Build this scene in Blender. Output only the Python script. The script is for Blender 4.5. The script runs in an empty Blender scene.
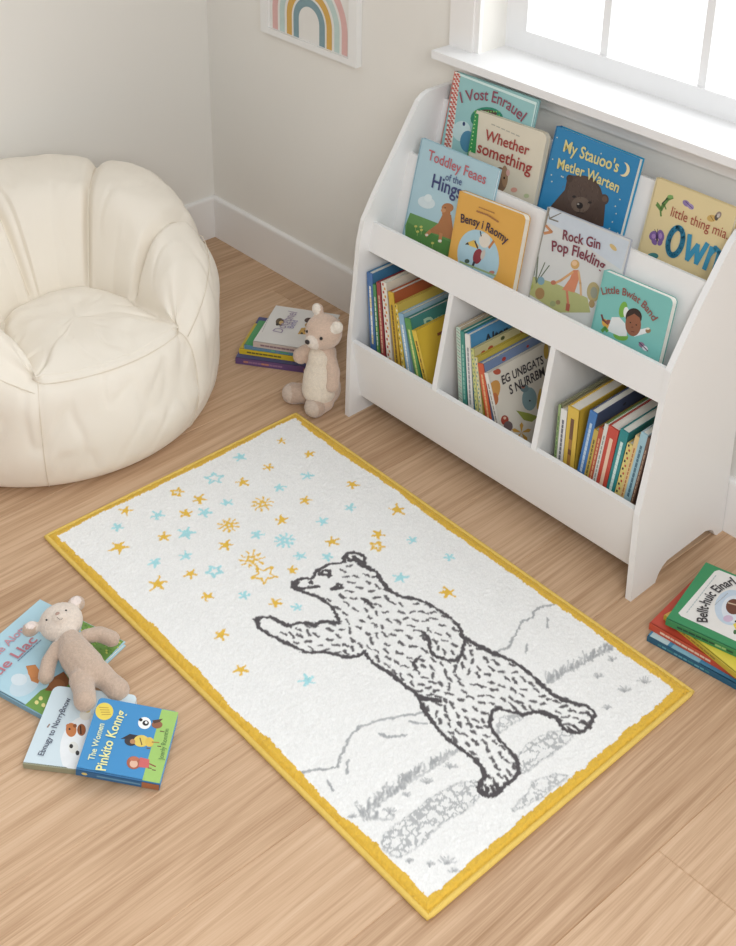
import bpy, bmesh, math, random
import numpy as np
from mathutils import Vector, Matrix, noise
random.seed(7); rng = np.random.RandomState(7)
R = math.radians
sc = bpy.context.scene
COL = sc.collection
# ------------------------------------------------------------------ camera (736x946, shifted lens)
CAM = Vector((3.54969, -2.55501, 2.26249)); YAW, PITCH, ROLL, FPX, PYS = .81871, 1.12341, .01549, 1324.517, -280.525
ROT = (Matrix.Rotation(YAW, 3, 'Z') @ Matrix.Rotation(PITCH, 3, 'X') @ Matrix.Rotation(ROLL, 3, 'Z'))
cd = bpy.data.cameras.new('camera'); cam = bpy.data.objects.new('camera', cd); COL.objects.link(cam)
cam.matrix_world = Matrix.Translation(CAM) @ ROT.to_4x4()
cd.sensor_fit = 'HORIZONTAL'; cd.sensor_width = 36; cd.lens = FPX / 736 * 36; cd.shift_y = PYS / 736; cd.clip_start = .05
sc.camera = cam
def ray(u, v): return ROT @ Vector(((u - 368) / FPX, -(v - 473 - PYS) / FPX, -1))
def hit(u, v, n, o):
    n = Vector(n); r = ray(u, v); return CAM + r * (n.dot(Vector(o) - CAM) / n.dot(r))
def onz(u, v, z=0): return hit(u, v, (0, 0, 1), (0, 0, z))
# ------------------------------------------------------------------ colours and materials
def lin(c):
    out = []
    for x in c[:3]:
        x = x / 255.; out.append(x / 12.92 if x <= .04045 else ((x + .055) / 1.055) ** 2.4)
    return tuple(out) + (1,)
def soft(c, k=.14):
    g = .3 * c[0] + .59 * c[1] + .11 * c[2]; return tuple(x + (g - x) * k for x in c[:3])
def nm(m): return m.node_tree.nodes, m.node_tree.links
def mat(name, c, rough=.5, bump=0, bscale=200, sheen=0, spec=.5, var=0, vscale=3):
    m = bpy.data.materials.new(name); m.use_nodes = True; N, L = nm(m); b = N['Principled BSDF']
    b.inputs['Roughness'].default_value = rough; b.inputs['Specular IOR Level'].default_value = spec
    b.inputs['Sheen Weight'].default_value = sheen
    tc = N.new('ShaderNodeTexCoord'); ns = N.new('ShaderNodeTexNoise'); ns.inputs['Scale'].default_value = vscale; L.new(tc.outputs['Object'], ns.inputs['Vector'])
    mx = N.new('ShaderNodeMix'); mx.data_type = 'RGBA'; L.new(ns.outputs['Fac'], mx.inputs['Factor'])
    a = lin(c); mx.inputs['A'].default_value = tuple(min(1, x * (1 - var)) for x in a[:3]) + (1,); mx.inputs['B'].default_value = tuple(min(1, x * (1 + var)) for x in a[:3]) + (1,)
    L.new(mx.outputs['Result'], b.inputs['Base Color'])
    if bump:
        n2 = N.new('ShaderNodeTexNoise'); n2.inputs['Scale'].default_value = bscale; n2.inputs['Detail'].default_value = 3; L.new(tc.outputs['Object'], n2.inputs['Vector'])
        bp = N.new('ShaderNodeBump'); bp.inputs['Strength'].default_value = bump; bp.inputs['Distance'].default_value = .002
        L.new(n2.outputs['Fac'], bp.inputs['Height']); L.new(bp.outputs['Normal'], b.inputs['Normal'])
    return m
def vcmat(name, rough=.5, bump=0, bscale=300, sheen=0, spec=.4, var=.04, vscale=60):
    m = mat(name, (255, 255, 255), rough, bump, bscale, sheen, spec, 0); N, L = nm(m); b = N['Principled BSDF']
    at = N.new('ShaderNodeAttribute'); at.attribute_name = 'Col'
    ns = N.new('ShaderNodeTexNoise'); ns.inputs['Scale'].default_value = vscale
    tc = N.new('ShaderNodeTexCoord'); L.new(tc.outputs['Object'], ns.inputs['Vector'])
    mr = N.new('ShaderNodeMapRange'); mr.inputs['To Min'].default_value = 1 - var; mr.inputs['To Max'].default_value = 1 + var; L.new(ns.outputs['Fac'], mr.inputs['Value'])
    vm = N.new('ShaderNodeVectorMath'); vm.operation = 'SCALE'; L.new(at.outputs['Color'], vm.inputs[0]); L.new(mr.outputs['Result'], vm.inputs['Scale'])
    L.new(vm.outputs['Vector'], b.inputs['Base Color']); return m
_mc = {}
def M(c, rough=.45, kind='card'):
    k = (tuple(c), rough, kind)
    if k not in _mc: _mc[k] = mat('%s_%d_%d_%d' % ((kind,) + tuple(int(x) for x in c)), soft(c), rough, bump=.05, var=.03, vscale=15)
    return _mc[k]
WHITE = mat('white_lacquer', (236, 235, 233), .38, var=.01)
WALL = mat('wall_paint', (238, 235, 228), .85, bump=.06, bscale=400, var=.012, vscale=1.5)
TRIM = mat('trim_paint', (242, 240, 237), .45, var=.01)
WIN = mat('window_paint', (240, 240, 240), .4, var=.01)
PRINT = vcmat('printed_card', .42, var=.05)
PLUSH = vcmat('plush_fur', .95, bump=.9, bscale=420, sheen=.5, spec=.1, var=.10, vscale=180)
# ------------------------------------------------------------------ object helpers
def link(o, parent=None, **props):
    COL.objects.link(o)
    if parent: o.parent = parent
    for k, v in props.items(): o[k] = v
    return o
def mesh(name, V, F, m, parent=None, smooth=False, **props):
    me = bpy.data.meshes.new(name); me.from_pydata([tuple(v) for v in V], [], F); me.update()
    me.materials.append(m)
    if smooth: me.polygons.foreach_set('use_smooth', [True] * len(me.polygons))
    return link(bpy.data.objects.new(name, me), parent, **props)
def frombm(name, bm, m, parent=None, smooth=False, **props):
    me = bpy.data.meshes.new(name); bmesh.ops.recalc_face_normals(bm, faces=bm.faces); bm.to_mesh(me); bm.free()
    me.materials.append(m)
    if smooth: me.polygons.foreach_set('use_smooth', [True] * len(me.polygons))
    return link(bpy.data.objects.new(name, me), parent, **props)
def bev(bm, w, seg=2):
    if w: bmesh.ops.bevel(bm, geom=[e for e in bm.edges if len(e.link_faces) == 2 and e.calc_face_angle(0) > .6], offset=w, segments=seg, affect='EDGES', clamp_overlap=True)
def addbox(bm, a, b):
    x0, y0, z0 = a; x1, y1, z1 = b
    v = [bm.verts.new(p) for p in [(x0, y0, z0), (x1, y0, z0), (x1, y1, z0), (x0, y1, z0), (x0, y0, z1), (x1, y0, z1), (x1, y1, z1), (x0, y1, z1)]]
    for f in [(0, 3, 2, 1), (4, 5, 6, 7), (0, 1, 5, 4), (1, 2, 6, 5), (2, 3, 7, 6), (3, 0, 4, 7)]: bm.faces.new([v[i] for i in f])
def box(name, a, b, m, parent=None, w=.002, **props):
    bm = bmesh.new(); addbox(bm, a, b); bev(bm, w); return frombm(name, bm, m, parent, **props)
def addprism(bm, poly, fn0, fn1):
    a = [bm.verts.new(fn0(*p)) for p in poly]; b = [bm.verts.new(fn1(*p)) for p in poly]; n = len(poly)
    bm.faces.new(a); bm.faces.new(b[::-1])
    for i in range(n): bm.faces.new([a[i], a[(i + 1) % n], b[(i + 1) % n], b[i]])
def empty(name, mtx, label, cat, group=None):
    o = bpy.data.objects.new(name, None); o.empty_display_size = .05; link(o); o.matrix_world = mtx
    o['label'] = label; o['category'] = cat
    if group: o['group'] = group
    return o
def tube(name, pts, r, m, parent=None, closed=False, seg=8, **props):
    V = []; F = []; n = len(pts); pts = [Vector(p) for p in pts]
    for i, p in enumerate(pts):
        a = pts[(i - 1) % n] if (closed or i) else p; b = pts[(i + 1) % n] if (closed or i < n - 1) else p
        t = (b - a).normalized(); u = t.cross(Vector((0, 0, 1)))
        if u.length < .05: u = t.cross(Vector((0, 1, 0)))
        u.normalize(); w = t.cross(u)
        for k in range(seg): V.append(p + (u * math.cos(k * 2 * math.pi / seg) + w * math.sin(k * 2 * math.pi / seg)) * r)
    for i in range(n if closed else n - 1):
        for k in range(seg):
            j = (i + 1) % n; F.append((i * seg + k, i * seg + (k + 1) % seg, j * seg + (k + 1) % seg, j * seg + k))
    if not closed: F.append(tuple(range(seg - 1, -1, -1))); F.append(tuple((n - 1) * seg + k for k in range(seg)))
    return mesh(name, V, F, m, parent, True, **props)
# ------------------------------------------------------------------ printed art on a flat face (ellipses, polygons, strokes, lettering)
_txt = {}
def glyphs(body, bold=.012):
    k = (body, bold)
    if k not in _txt:
        c = bpy.data.curves.new('lettering', 'FONT'); c.body = body; c.size = 1; c.offset = bold; c.resolution_u = 3
        o = bpy.data.objects.new('lettering', c); COL.objects.link(o)
        dg = bpy.context.evaluated_depsgraph_get(); me = bpy.data.meshes.new_from_object(o.evaluated_get(dg))
        V = [tuple(v.co[:2]) for v in me.vertices]; F = [tuple(p.vertices) for p in me.polygons]
        bpy.data.objects.remove(o); bpy.data.curves.remove(c); bpy.data.meshes.remove(me)
        _txt[k] = (V, F)
    return _txt[k]
class Art:
    """flat printed shapes; local plane given by matrix mt (x,y in the plane, z its normal)"""
    def __init__(s, mt, w, h, zoom=None):
        s.mt = mt; s.w = w; s.h = h; s.z = .0003; s.V = []; s.F = []; s.C = []
        s.inv = mt.inverted(); s.zoom = zoom
    def p(s, x, y):
        if s.zoom is None: return (x, y)
        x0, y0, k = s.zoom
        q = hit(x0 + x / k, y0 + y / k, s.mt.col[2][:3], s.mt.translation); l = s.inv @ q; return (l.x, l.y)
    def _add(s, P, F, c, clamp=True):
        b = len(s.V)
        for x, y in P:
            if clamp: x = min(max(x, .001), s.w - .001); y = min(max(y, .001), s.h - .001)
            s.V.append((x, y, s.z))
        for f in F: s.F.append(tuple(b + i for i in f)); s.C.append(lin(soft(c)))
        s.z += .00001
    def poly(s, pts, c, local=False):
        P = [q if local else s.p(*q) for q in pts]; n = len(P)
        tri = [tuple(t) for t in __import__('mathutils').geometry.tessellate_polygon([[Vector((x, y, 0)) for x, y in P]])]
        s._add(P, tri, c)
    def el(s, x, y, rx, ry, c, a=0, n=20):
        ca, sa = math.cos(R(a)), math.sin(R(a))
        s.poly([(x + ca * rx * math.cos(t) - sa * ry * math.sin(t), y + sa * rx * math.cos(t) + ca * ry * math.sin(t)) for t in [i * 2 * math.pi / n for i in range(n)]], c)
    def st(s, pts, w, c, local=False):
        """stroke of width w (zoom px, or metres if local)"""
        P = [q if local else s.p(*q) for q in pts]
        if not local:
            a = s.p(*pts[0]); b = s.p(pts[0][0] + w, pts[0][1]); w = math.hypot(a[0] - b[0], a[1] - b[1])
        for (ax, ay), (bx, by) in zip(P[:-1], P[1:]):
            dx, dy = bx - ax, by - ay; l = math.hypot(dx, dy) or 1e-6; nx, ny = -dy / l * w / 2, dx / l * w / 2; ex, ey = dx / l * w * .3, dy / l * w * .3
            s._add([(ax + nx - ex, ay + ny - ey), (ax - nx - ex, ay - ny - ey), (bx - nx + ex, by - ny + ey), (bx + nx + ex, by + ny + ey)], [(0, 1, 2, 3)], c)
            s.z -= .00001
        s.z += .00001
    def text(s, body, a, b, c, arc=0, hs=1, bold=.012, local=False):
        A = a if local else s.p(*a); B = b if local else s.p(*b)
        V, F = glyphs(body, bold); x0 = min(v[0] for v in V); x1 = max(v[0] for v in V); W = x1 - x0
        L = math.hypot(B[0] - A[0], B[1] - A[1]); k = L / W; ux, uy = (B[0] - A[0]) / L, (B[1] - A[1]) / L
        P = []
        for x, y in V:
            t = (x - x0) / W; X = t * L; Y = y * k * hs
            if arc:
                sag = arc * L; X0 = X; th = -4 * sag / L * (2 * t - 1); Yb = sag * 4 * t * (1 - t)
                X = X0 - math.sin(th) * Y; Y = Yb + math.cos(th) * Y
            P.append((A[0] + ux * X - uy * Y, A[1] + uy * X + ux * Y))
        s._add(P, F, c, True)
    def build(s, name, parent, **props):
        if not s.F: return None
        me = bpy.data.meshes.new(name); me.from_pydata(s.V, [], s.F); me.update()
        # face up
        ca = me.color_attributes.new('Col', 'FLOAT_COLOR', 'CORNER'); arr = []
        for p, c in zip(me.polygons, s.C): arr += list(c) * p.loop_total
        ca.data.foreach_set('color', arr); me.materials.append(PRINT)
        host = 'spine' if name == 'spine_lettering' else 'front_cover'
        on = [c for c in parent.children if c.name.split('.')[0] == host]   # print sits on its cover: a sub-part
        o = link(bpy.data.objects.new(name, me), on[0] if on else parent, **props)
        o.matrix_local = parent.matrix_world.inverted() @ s.mt
        return o
# ------------------------------------------------------------------ books
def rrect(x0, y0, x1, y1, r, left=False, n=4):
    P = []
    for cx, cy, a0, rr in [(x0, y0, 180, left), (x1, y0, 270, True), (x1, y1, 0, True), (x0, y1, 90, left)]:
        if r and rr:
            sx = 1 if cx == x0 else -1; sy = 1 if cy == y0 else -1
            for i in range(n + 1):
                t = R(a0 + 90 * i / n); P.append((cx + sx * r + r * math.cos(t), cy + sy * r + r * math.sin(t)))
        else: P.append((cx, cy))
    return P
def make_book(mtx, w, h, t, front, label, group=None, spine=None, back=None, pages=(238, 234, 222), r=0, cover=.0022, board=False):
    """x: spine to fore edge, y: bottom to top, z: back to front"""
    k = empty('book', mtx, label, 'book', group); spine = spine or front; back = back or front
    e = .0012 if board else .004
    bm = bmesh.new()
    addprism(bm, rrect(.001, 0, w, h, r), lambda x, y: (x, y, t - cover), lambda x, y: (x, y, t)); bev(bm, .0006, 1)
    frombm('front_cover', bm, M(front), k)
    bm = bmesh.new()
    addprism(bm, rrect(.001, 0, w, h, r), lambda x, y: (x, y, 0), lambda x, y: (x, y, cover)); bev(bm, .0006, 1)
    frombm('back_cover', bm, M(back), k)
    bm = bmesh.new(); addbox(bm, (-.0015, 0, 0), (.003, h, t)); bev(bm, .0012, 2); frombm('spine', bm, M(spine), k)
    bm = bmesh.new(); addprism(bm, rrect(.003, e, w - e, h - e, r * .8), lambda x, y: (x, y, cover), lambda x, y: (x, y, t - cover)); frombm('page_block', bm, M(pages, .8, 'paper'), k)
    k['_w'] = w; k['_h'] = h; k['_t'] = t
    bpy.context.view_layer.update()
    return k
def fart(k, zoom=None): return Art(k.matrix_world @ Matrix.Translation((0, 0, k['_t'])), k['_w'], k['_h'], zoom)
def sart(k, zoom=None):   # spine face: plane x = -.0015 looking -x; in-plane x = up the book, y = from back to front... (z of book)
    t = k['_t']; h = k['_h']
    m = Matrix(((0, 0, -1, -.0015), (-1, 0, 0, h), (0, 1, 0, 0), (0, 0, 0, 1)))  # local x -> book -y (starts at top), local y -> book z, normal -> -x
    return Art(k.matrix_world @ m, h, t, zoom)
def frame(o, x, y):
    x = Vector(x).normalized(); y = Vector(y); z = x.cross(y).normalized(); y = z.cross(x)
    return Matrix.Translation(Vector(o)) @ Matrix((x, y, z)).transposed().to_4x4()
# ================================================================== SETTING
S = dict(kind='structure')
# floor: planks 0.2465 wide running along y, skewed a hair
PW = .2465; A0 = .03
me_v = []; me_f = []; me_c = []
def plank(x0, x1, y0, y1, rv):
    g = .0017; b = len(me_v); sk = lambda x, y, z: (x + A0 * (y + .45), y, z)
    for (x, y, z) in [(x0 + g, y0 + g, 0), (x1 - g, y0 + g, 0), (x1 - g, y1 - g, 0), (x0 + g, y1 - g, 0), (x0, y0, -.002), (x1, y0, -.002), (x1, y1, -.002), (x0, y1, -.002)]: me_v.append(sk(x, y, z))
    for f in [(0, 1, 2, 3), (0, 4, 5, 1), (1, 5, 6, 2), (2, 6, 7, 3), (3, 7, 4, 0)]: me_f.append(tuple(b + i for i in f)); me_c.append(rv)
joints = {0: [-1.117], -6: [-.98], 1: [.25, -1.7], -1: [-2.05, -.02], -2: [-.16, -2.4], -3: [-2.0], -4: [-.3], -5: [-.28, -1.75], -7: [-.1, -1.6], -8: [-1.2]}
for i in range(-12, 12):
    x0 = 2.42 + PW * (i - 1); x1 = x0 + PW
    js = joints.get(i - 0, [random.uniform(-1.6, -.2)])
    ys = sorted([-4.6 - .01] + [j for j in js if j < .05] + [.12])
    if len(js) == 1: ys = sorted(ys + [js[0] - 1.9, ])
    ys = [y for y in ys if y >= -4.7]
    for a, b_ in zip(ys[:-1], ys[1:]): plank(x0, x1, a, b_, random.random())
WOOD = bpy.data.materials.new('oak_planks'); WOOD.use_nodes = True; N, L = nm(WOOD); B = N['Principled BSDF']
at = N.new('ShaderNodeAttribute'); at.attribute_name = 'Col'; tc = N.new('ShaderNodeTexCoord')
sep = N.new('ShaderNodeSeparateColor'); L.new(at.outputs['Color'], sep.inputs['Color'])
off = N.new('ShaderNodeVectorMath'); off.operation = 'SCALE'; off.inputs['Scale'].default_value = 37; L.new(at.outputs['Color'], off.inputs[0])
ad = N.new('ShaderNodeVectorMath'); ad.operation = 'ADD'; L.new(tc.outputs['Object'], ad.inputs[0]); L.new(off.outputs['Vector'], ad.inputs[1])
mp = N.new('ShaderNodeMapping'); mp.inputs['Scale'].default_value = (55, 1.6, 1); L.new(ad.outputs['Vector'], mp.inputs['Vector'])
n1 = N.new('ShaderNodeTexNoise'); n1.inputs['Scale'].default_value = 1; n1.inputs['Detail'].default_value = 5; n1.inputs['Distortion'].default_value = .6; L.new(mp.outputs['Vector'], n1.inputs['Vector'])
mp2 = N.new('ShaderNodeMapping'); mp2.inputs['Scale'].default_value = (330, 7, 1); L.new(ad.outputs['Vector'], mp2.inputs['Vector'])
n2 = N.new('ShaderNodeTexNoise'); n2.inputs['Scale'].default_value = 1; n2.inputs['Detail'].default_value = 3; L.new(mp2.outputs['Vector'], n2.inputs['Vector'])
mp3 = N.new('ShaderNodeMapping'); mp3.inputs['Scale'].default_value = (1, .09, 1); L.new(ad.outputs['Vector'], mp3.inputs['Vector'])
wv = N.new('ShaderNodeTexWave'); wv.wave_type = 'BANDS'; wv.bands_direction = 'X'; wv.inputs['Scale'].default_value = 11; wv.inputs['Distortion'].default_value = 22; wv.inputs['Detail'].default_value = 2; wv.inputs['Detail Scale'].default_value = .9; wv.inputs['Detail Roughness'].default_value = .45; L.new(mp3.outputs['Vector'], wv.inputs['Vector'])
def mth(op, a, b):
    m = N.new('ShaderNodeMath'); m.operation = op
    for i, x in enumerate((a, b)):
        if isinstance(x, (int, float)): m.inputs[i].default_value = x
        else: L.new(x, m.inputs[i])
    return m.outputs[0]
val = mth('ADD', mth('ADD', mth('MULTIPLY', n1.outputs['Fac'], .30), mth('MULTIPLY', n2.outputs['Fac'], .36)), mth('MULTIPLY', mth('MULTIPLY', wv.outputs['Fac'], n1.outputs['Fac']), .16))
val = mth('ADD', val, mth('MULTIPLY', sep.outputs['Red'], .13))
cr = N.new('ShaderNodeValToRGB'); L.new(val, cr.inputs['Fac'])
cr.color_ramp.elements[0].position = .20; cr.color_ramp.elements[0].color = lin((160, 124, 91))
cr.color_ramp.elements[1].position = .80; cr.color_ramp.elements[1].color = lin((224, 197, 168))
e_ = cr.color_ramp.elements.new(.5); e_.color = lin((204, 171, 139))
L.new(cr.outputs['Color'], B.inputs['Base Color']); B.inputs['Roughness'].default_value = .5; B.inputs['Specular IOR Level'].default_value = .35
bp = N.new('ShaderNodeBump'); bp.inputs['Strength'].default_value = .25; bp.inputs['Distance'].default_value = .0008; L.new(n2.outputs['Fac'], bp.inputs['Height']); L.new(bp.outputs['Normal'], B.inputs['Normal'])
fo = mesh('floor', me_v, me_f, WOOD, **S)
ca = fo.data.color_attributes.new('Col', 'FLOAT_COLOR', 'CORNER'); arr = []
for p, c in zip(fo.data.polygons, me_c): arr += [c, (c * 7.3) % 1, (c * 3.1) % 1, 1] * p.loop_total
ca.data.foreach_set('color', arr)
if fo.data.polygons[0].normal.z < 0: fo.data.flip_normals()
mesh('floor_base', [(-.2, -4.7, -.0025), (5.5, -4.7, -.0025), (5.5, .15, -.0025), (-.2, .15, -.0025)], [(0, 1, 2, 3)], mat('plank_gap', (58, 40, 28), .9), **S)
# walls
box('wall_left', (-.12, -4.6, 0), (0, .12, 2.6), WALL, w=0, **S)
OX0, OX1, OZ0, OZ1 = 1.262, 2.75, 1.03, 2.3
bm = bmesh.new()
for a, b in [((0, 0, 0), (OX0, .14, 2.6)), ((OX1, 0, 0), (4.6, .14, 2.6)), ((OX0, 0, 0), (OX1, .14, OZ0)), ((OX0, 0, OZ1), (OX1, .14, 2.6))]: addbox(bm, a, b)
frombm('wall_back', bm, WALL, **S)
def skirting(name, pts_fn, L0, L1):
    prof = [(0, 0), (.014, 0), (.014, .152), (.0125, .158), (.009, .161), (.004, .163), (0, .163)]
    bm = bmesh.new(); addprism(bm, prof, lambda d, z: pts_fn(L0, d, z), lambda d, z: pts_fn(L1, d, z)); frombm(name, bm, TRIM, **S)
skirting('baseboard_back', lambda s, d, z: (s, -d, z), 0, 4.5)
skirting('baseboard_left', lambda s, d, z: (d, s, z), -4.5, 0)
# window
win = bpy.data.objects.new('window_1', None); link(win, kind='structure')
bm = bmesh.new(); addbox(bm, (1.158, -.088, 1.027), (2.88, .10, 1.05)); bev(bm, .004); frombm('window_sill', bm, WIN, win)
box('window_apron', (1.18, -.016, .965), (2.85, 0, 1.027), TRIM, win)
bm = bmesh.new()
addbox(bm, (1.158, -.020, 1.05), (1.244, 0, 2.42)); addbox(bm, (1.244, -.014, 1.05), (OX0, 0, 2.40)); addbox(bm, (OX1, -.020, 1.05), (OX1 + .1, 0, 2.42)); addbox(bm, (OX0, -.020, OZ1), (OX1, 0, OZ1 + .1)); bev(bm, .002)
frombm('window_casing', bm, TRIM, win)
bm = bmesh.new()
y0, y1 = .095, .135
addbox(bm, (OX0, y0, 1.05), (1.335, y1, OZ1)); addbox(bm, (OX1 - .07, y0, 1.05), (OX1, y1, OZ1)); addbox(bm, (1.335, y0, 1.05), (OX1 - .07, y1, 1.11)); addbox(bm, (1.335, y0, OZ1 - .06), (OX1 - .07, y1, OZ1))
bev(bm, .003); frombm('window_frame', bm, WIN, win)
for x in (1.582, 1.881, 2.18, 2.46):
    box('glazing_bar', (x, .1, 1.108), (x + .023, .13, OZ1 - .058), WIN, win, w=.003)
box('glazing_bar', (1.335, .102, 1.66), (OX1 - .07, .128, 1.683), WIN, win, w=.003)
GL = bpy.data.materials.new('window_glass'); GL.use_nodes = True; N, L = nm(GL)
for n_ in list(N): N.remove(n_)
o_ = N.new('ShaderNodeOutputMaterial'); tr = N.new('ShaderNodeBsdfTransparent'); gs = N.new('ShaderNodeBsdfGlossy'); gs.inputs['Roughness'].default_value = .02
mx = N.new('ShaderNodeMixShader'); fr = N.new('ShaderNodeFresnel'); fr.inputs['IOR'].default_value = 1.3
L.new(fr.outputs[0], mx.inputs[0]); L.new(tr.outputs[0], mx.inputs[1]); L.new(gs.outputs[0], mx.inputs[2]); L.new(mx.outputs[0], o_.inputs['Surface'])
mesh('window_glass', [(1.32, .116, 1.09), (OX1 - .06, .116, 1.09), (OX1 - .06, .116, OZ1 - .05), (1.32, .116, OZ1 - .05)], [(0, 1, 2, 3)], GL, win)
# ================================================================== PICTURE
pic = empty('framed_picture', Matrix.Translation((.5515, 0, .875)), 'white framed rainbow picture hanging on the wall above the baseboard corner', 'picture')
PX0, PX1, PZ1 = .322, .781, .62
bm = bmesh.new(); fwid = .036; D = .022
for a, b in [((PX0 - .5515, -D, 0), (PX0 - .5515 + fwid, -.0005, PZ1)), ((PX1 - .5515 - fwid, -D, 0), (PX1 - .5515, -.0005, PZ1)), ((PX0 - .5515 + fwid, -D, 0), (PX1 - .5515 - fwid, -.0005, .02)), ((PX0 - .5515 + fwid, -D, PZ1 - .03), (PX1 - .5515 - fwid, -.0005, PZ1))]: addbox(bm, a, b)
frombm('frame', bm, mat('picture_frame_white', (240, 239, 236), .5), pic)
bx = box('print_sheet', (PX0 - .5515 + fwid, -.012, .02), (PX1 - .5515 - fwid, -.003, PZ1 - .03), M((232, 229, 222), .8, 'paper'), pic, w=0)
bpy.context.view_layer.update()
ar = Art(frame((PX0, -.0122, .875), (1, 0, 0), (0, 0, 1)), .459, .62)
cx = .552 - PX0; zc = .960 - .875; zb = .0215
def arch(r0, r1, c):
    n = 40; P = [(cx + r1 * math.cos(math.pi * i / n), zc + r1 * math.sin(math.pi * i / n)) for i in range(n + 1)]; Q = [(cx + r0 * math.cos(math.pi * i / n), zc + r0 * math.sin(math.pi * i / n)) for i in range(n + 1)]
    P = [(cx + r1, zb)] + P + [(cx - r1, zb)]; Q = [(cx + r0, zb)] + Q + [(cx - r0, zb)]; m_ = len(P)
    ar._add(P + Q, [(i, i + 1, m_ + i + 1, m_ + i) for i in range(m_ - 1)], c)
arch(.153, .179, (226, 176, 170)); arch(.119, .143, (190, 212, 205)); arch(.083, .108, (221, 169, 72)); arch(.049, .075, (124, 157, 166))
ar.build('rainbow_print', pic)
# ================================================================== BOOKCASE
X0, FL = 1.182, .0481
bk = empty('bookcase', Matrix.Translation((X0 + .5, -.2, 0)), 'white sling style bookcase with display tiers above three cubbies, below the window', 'bookcase')
bpy.context.view_layer.update()
def bx_(x, y, z): # gently tapered carcass, in the Empty's frame
    return ((x - X0 - .5) * (1 + FL * (.69 - z)), y + .2, z)
def slab(name, poly, xa, xb, w=.0025, m=WHITE, seg=2):
    bm = bmesh.new(); addprism(bm, poly, lambda y, z: bx_(xa, y, z), lambda y, z: bx_(xb, y, z)); bev(bm, w, seg); return frombm(name, bm, m, bk)
arch_ = [(-.016, 0), (-.040, 0), (-.050, .006), (-.062, .026), (-.078, .037), (-.10, .045), (-.262, .045), (-.28, .037), (-.295, .022), (-.305, 0)]
sideL = [(-.403, 0), (-.403, .26), (-.388, .45), (-.380, .567), (-.366, .633), (-.327, .702), (-.252, .817), (-.176, .937), (-.155, .951), (-.134, .957), (-.06, .957), (-.016, .957)] + arch_[:0]
sideR = [(-.403, 0), (-.403, .255), (-.372, .40), (-.350, .535), (-.336, .618), (-.322, .640), (-.249, .745), (-.165, .850), (-.142, .876), (-.115, .896), (-.07, .910), (-.016, .910)]
TH = .016
slab('side_panel', sideL + arch_, X0, X0 + TH)
slab('side_panel', sideR + arch_, X0 + 1 - TH, X0 + 1)
xa, xb = X0 + TH, X0 + 1 - TH
def board(name, p0, p1, t, xa=xa, xb=xb, w=.002):
    """board whose front face runs from p0 (low) to p1 (high) in (y,z); t thick to the back"""
    v = Vector((p1[0] - p0[0], p1[1] - p0[1])).normalized(); n = Vector((v.y, -v.x))
    return slab(name, [p0, p1, (p1[0] + n.x * t, p1[1] + n.y * t), (p0[0] + n.x * t, p0[1] + n.y * t)], xa, xb, w)
board('toe_board', (-.358, .057), (-.397, .2575), .014)
board('front_lip', (-.347, .535), (-.3325, .6195), .014)
board('display_board', (-.260, .556), (-.2035, .7925), .014)
board('display_board', (-.1285, .70), (-.0768, .919), .014)
slab('tier_shelf', [(-.333, .535), (-.03, .535), (-.03, .549), (-.333, .549)], xa, xb)
slab('tier_shelf', [(-.214, .690), (-.10, .690), (-.10, .702), (-.214, .702)], xa, xb)
slab('cubby_shelf', [(-.352, .105), (-.03, .105), (-.03, .120), (-.352, .120)], xa, xb)
slab('back_panel', [(-.034, .06), (-.024, .06), (-.024, .72), (-.034, .72)], xa, xb, .001)
dv = [(-.362, .1205), (-.3965, .2585), (-.348, .5345), (-.035, .5345), (-.035, .1205)]
slab('divider', dv, 1.507, 1.523); slab('divider', dv, 1.849, 1.865)
bpy.context.view_layer.update()
# ------------------------------------------------------------------ display books
T1 = ((-.2035, .7925), (-.260, .556)); T2 = ((-.0768, .919), (-.1285, .70))
def tier_book(T, off, TL, TRp, zfloor, t, *a, h=None, w=None, **k):
    (y1, z1), (y0, z0) = T; v = Vector((0, y1 - y0, z1 - z0)).normalized(); n = Vector((1, 0, 0)).cross(v)
    o = Vector((0, y1, z1)) + n * (off + t)
    A = hit(*TL, n, o); Bp = hit(*TRp, n, o); x = (Bp - A).normalized(); up = n.cross(x); w = w or (Bp - A).length
    low = min(A.z, (A + x * w).z) if x.z < 0 else A.z
    h = h or (low - zfloor - t * n.z - .0004) / up.z
    return make_book(frame(A - up * h - n * t, x, up), w, h, t, *a, **k)
GT = 'picture books displayed face out on the bookcase tiers'
Z = (400, 60, 3.68)
b = tier_book(T2, .001, (455, 71), (538, 100), .7035, .012, (146, 200, 200), 'teal picture book with red checked spine, half hidden at the back of the top tier', GT, spine=(214, 120, 105), pages=(230, 245, 240))
a = fart(b, Z)
a.poly([(197, 40), (222, 47), (190, 330), (160, 330)], (236, 226, 214))
for i in range(16):
    for j in range(2):
        x = 199 - i * 2.3 + j * 11; y = 48 + i * 17; a.poly([(x, y), (x + 9, y + 3), (x + 8, y + 11), (x - 1, y + 8)], (205, 92, 78)); a.poly([(x + 6, y + 9), (x + 13, y + 11), (x + 12, y + 18), (x + 5, y + 15)], (205, 92, 78))
a.poly([(222, 50), (508, 158), (506, 168), (222, 58)], (214, 240, 236)); a.poly([(500, 156), (510, 160), (488, 258), (480, 258)], (214, 240, 236))
a.el(228, 262, 34, 38, (196, 222, 222)); a.el(250, 300, 28, 40, (70, 140, 175)); a.el(236, 235, 5, 8, (40, 60, 110))
a.el(320, 215, 60, 42, (34, 142, 110)); a.el(318, 198, 40, 16, (90, 70, 60))
for i in range(30): a.el(276 + (i % 10) * 10, 190 + (i // 10) * 14, 3, 3, (120, 200, 90), n=6)
a.build('illustration', b)
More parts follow.
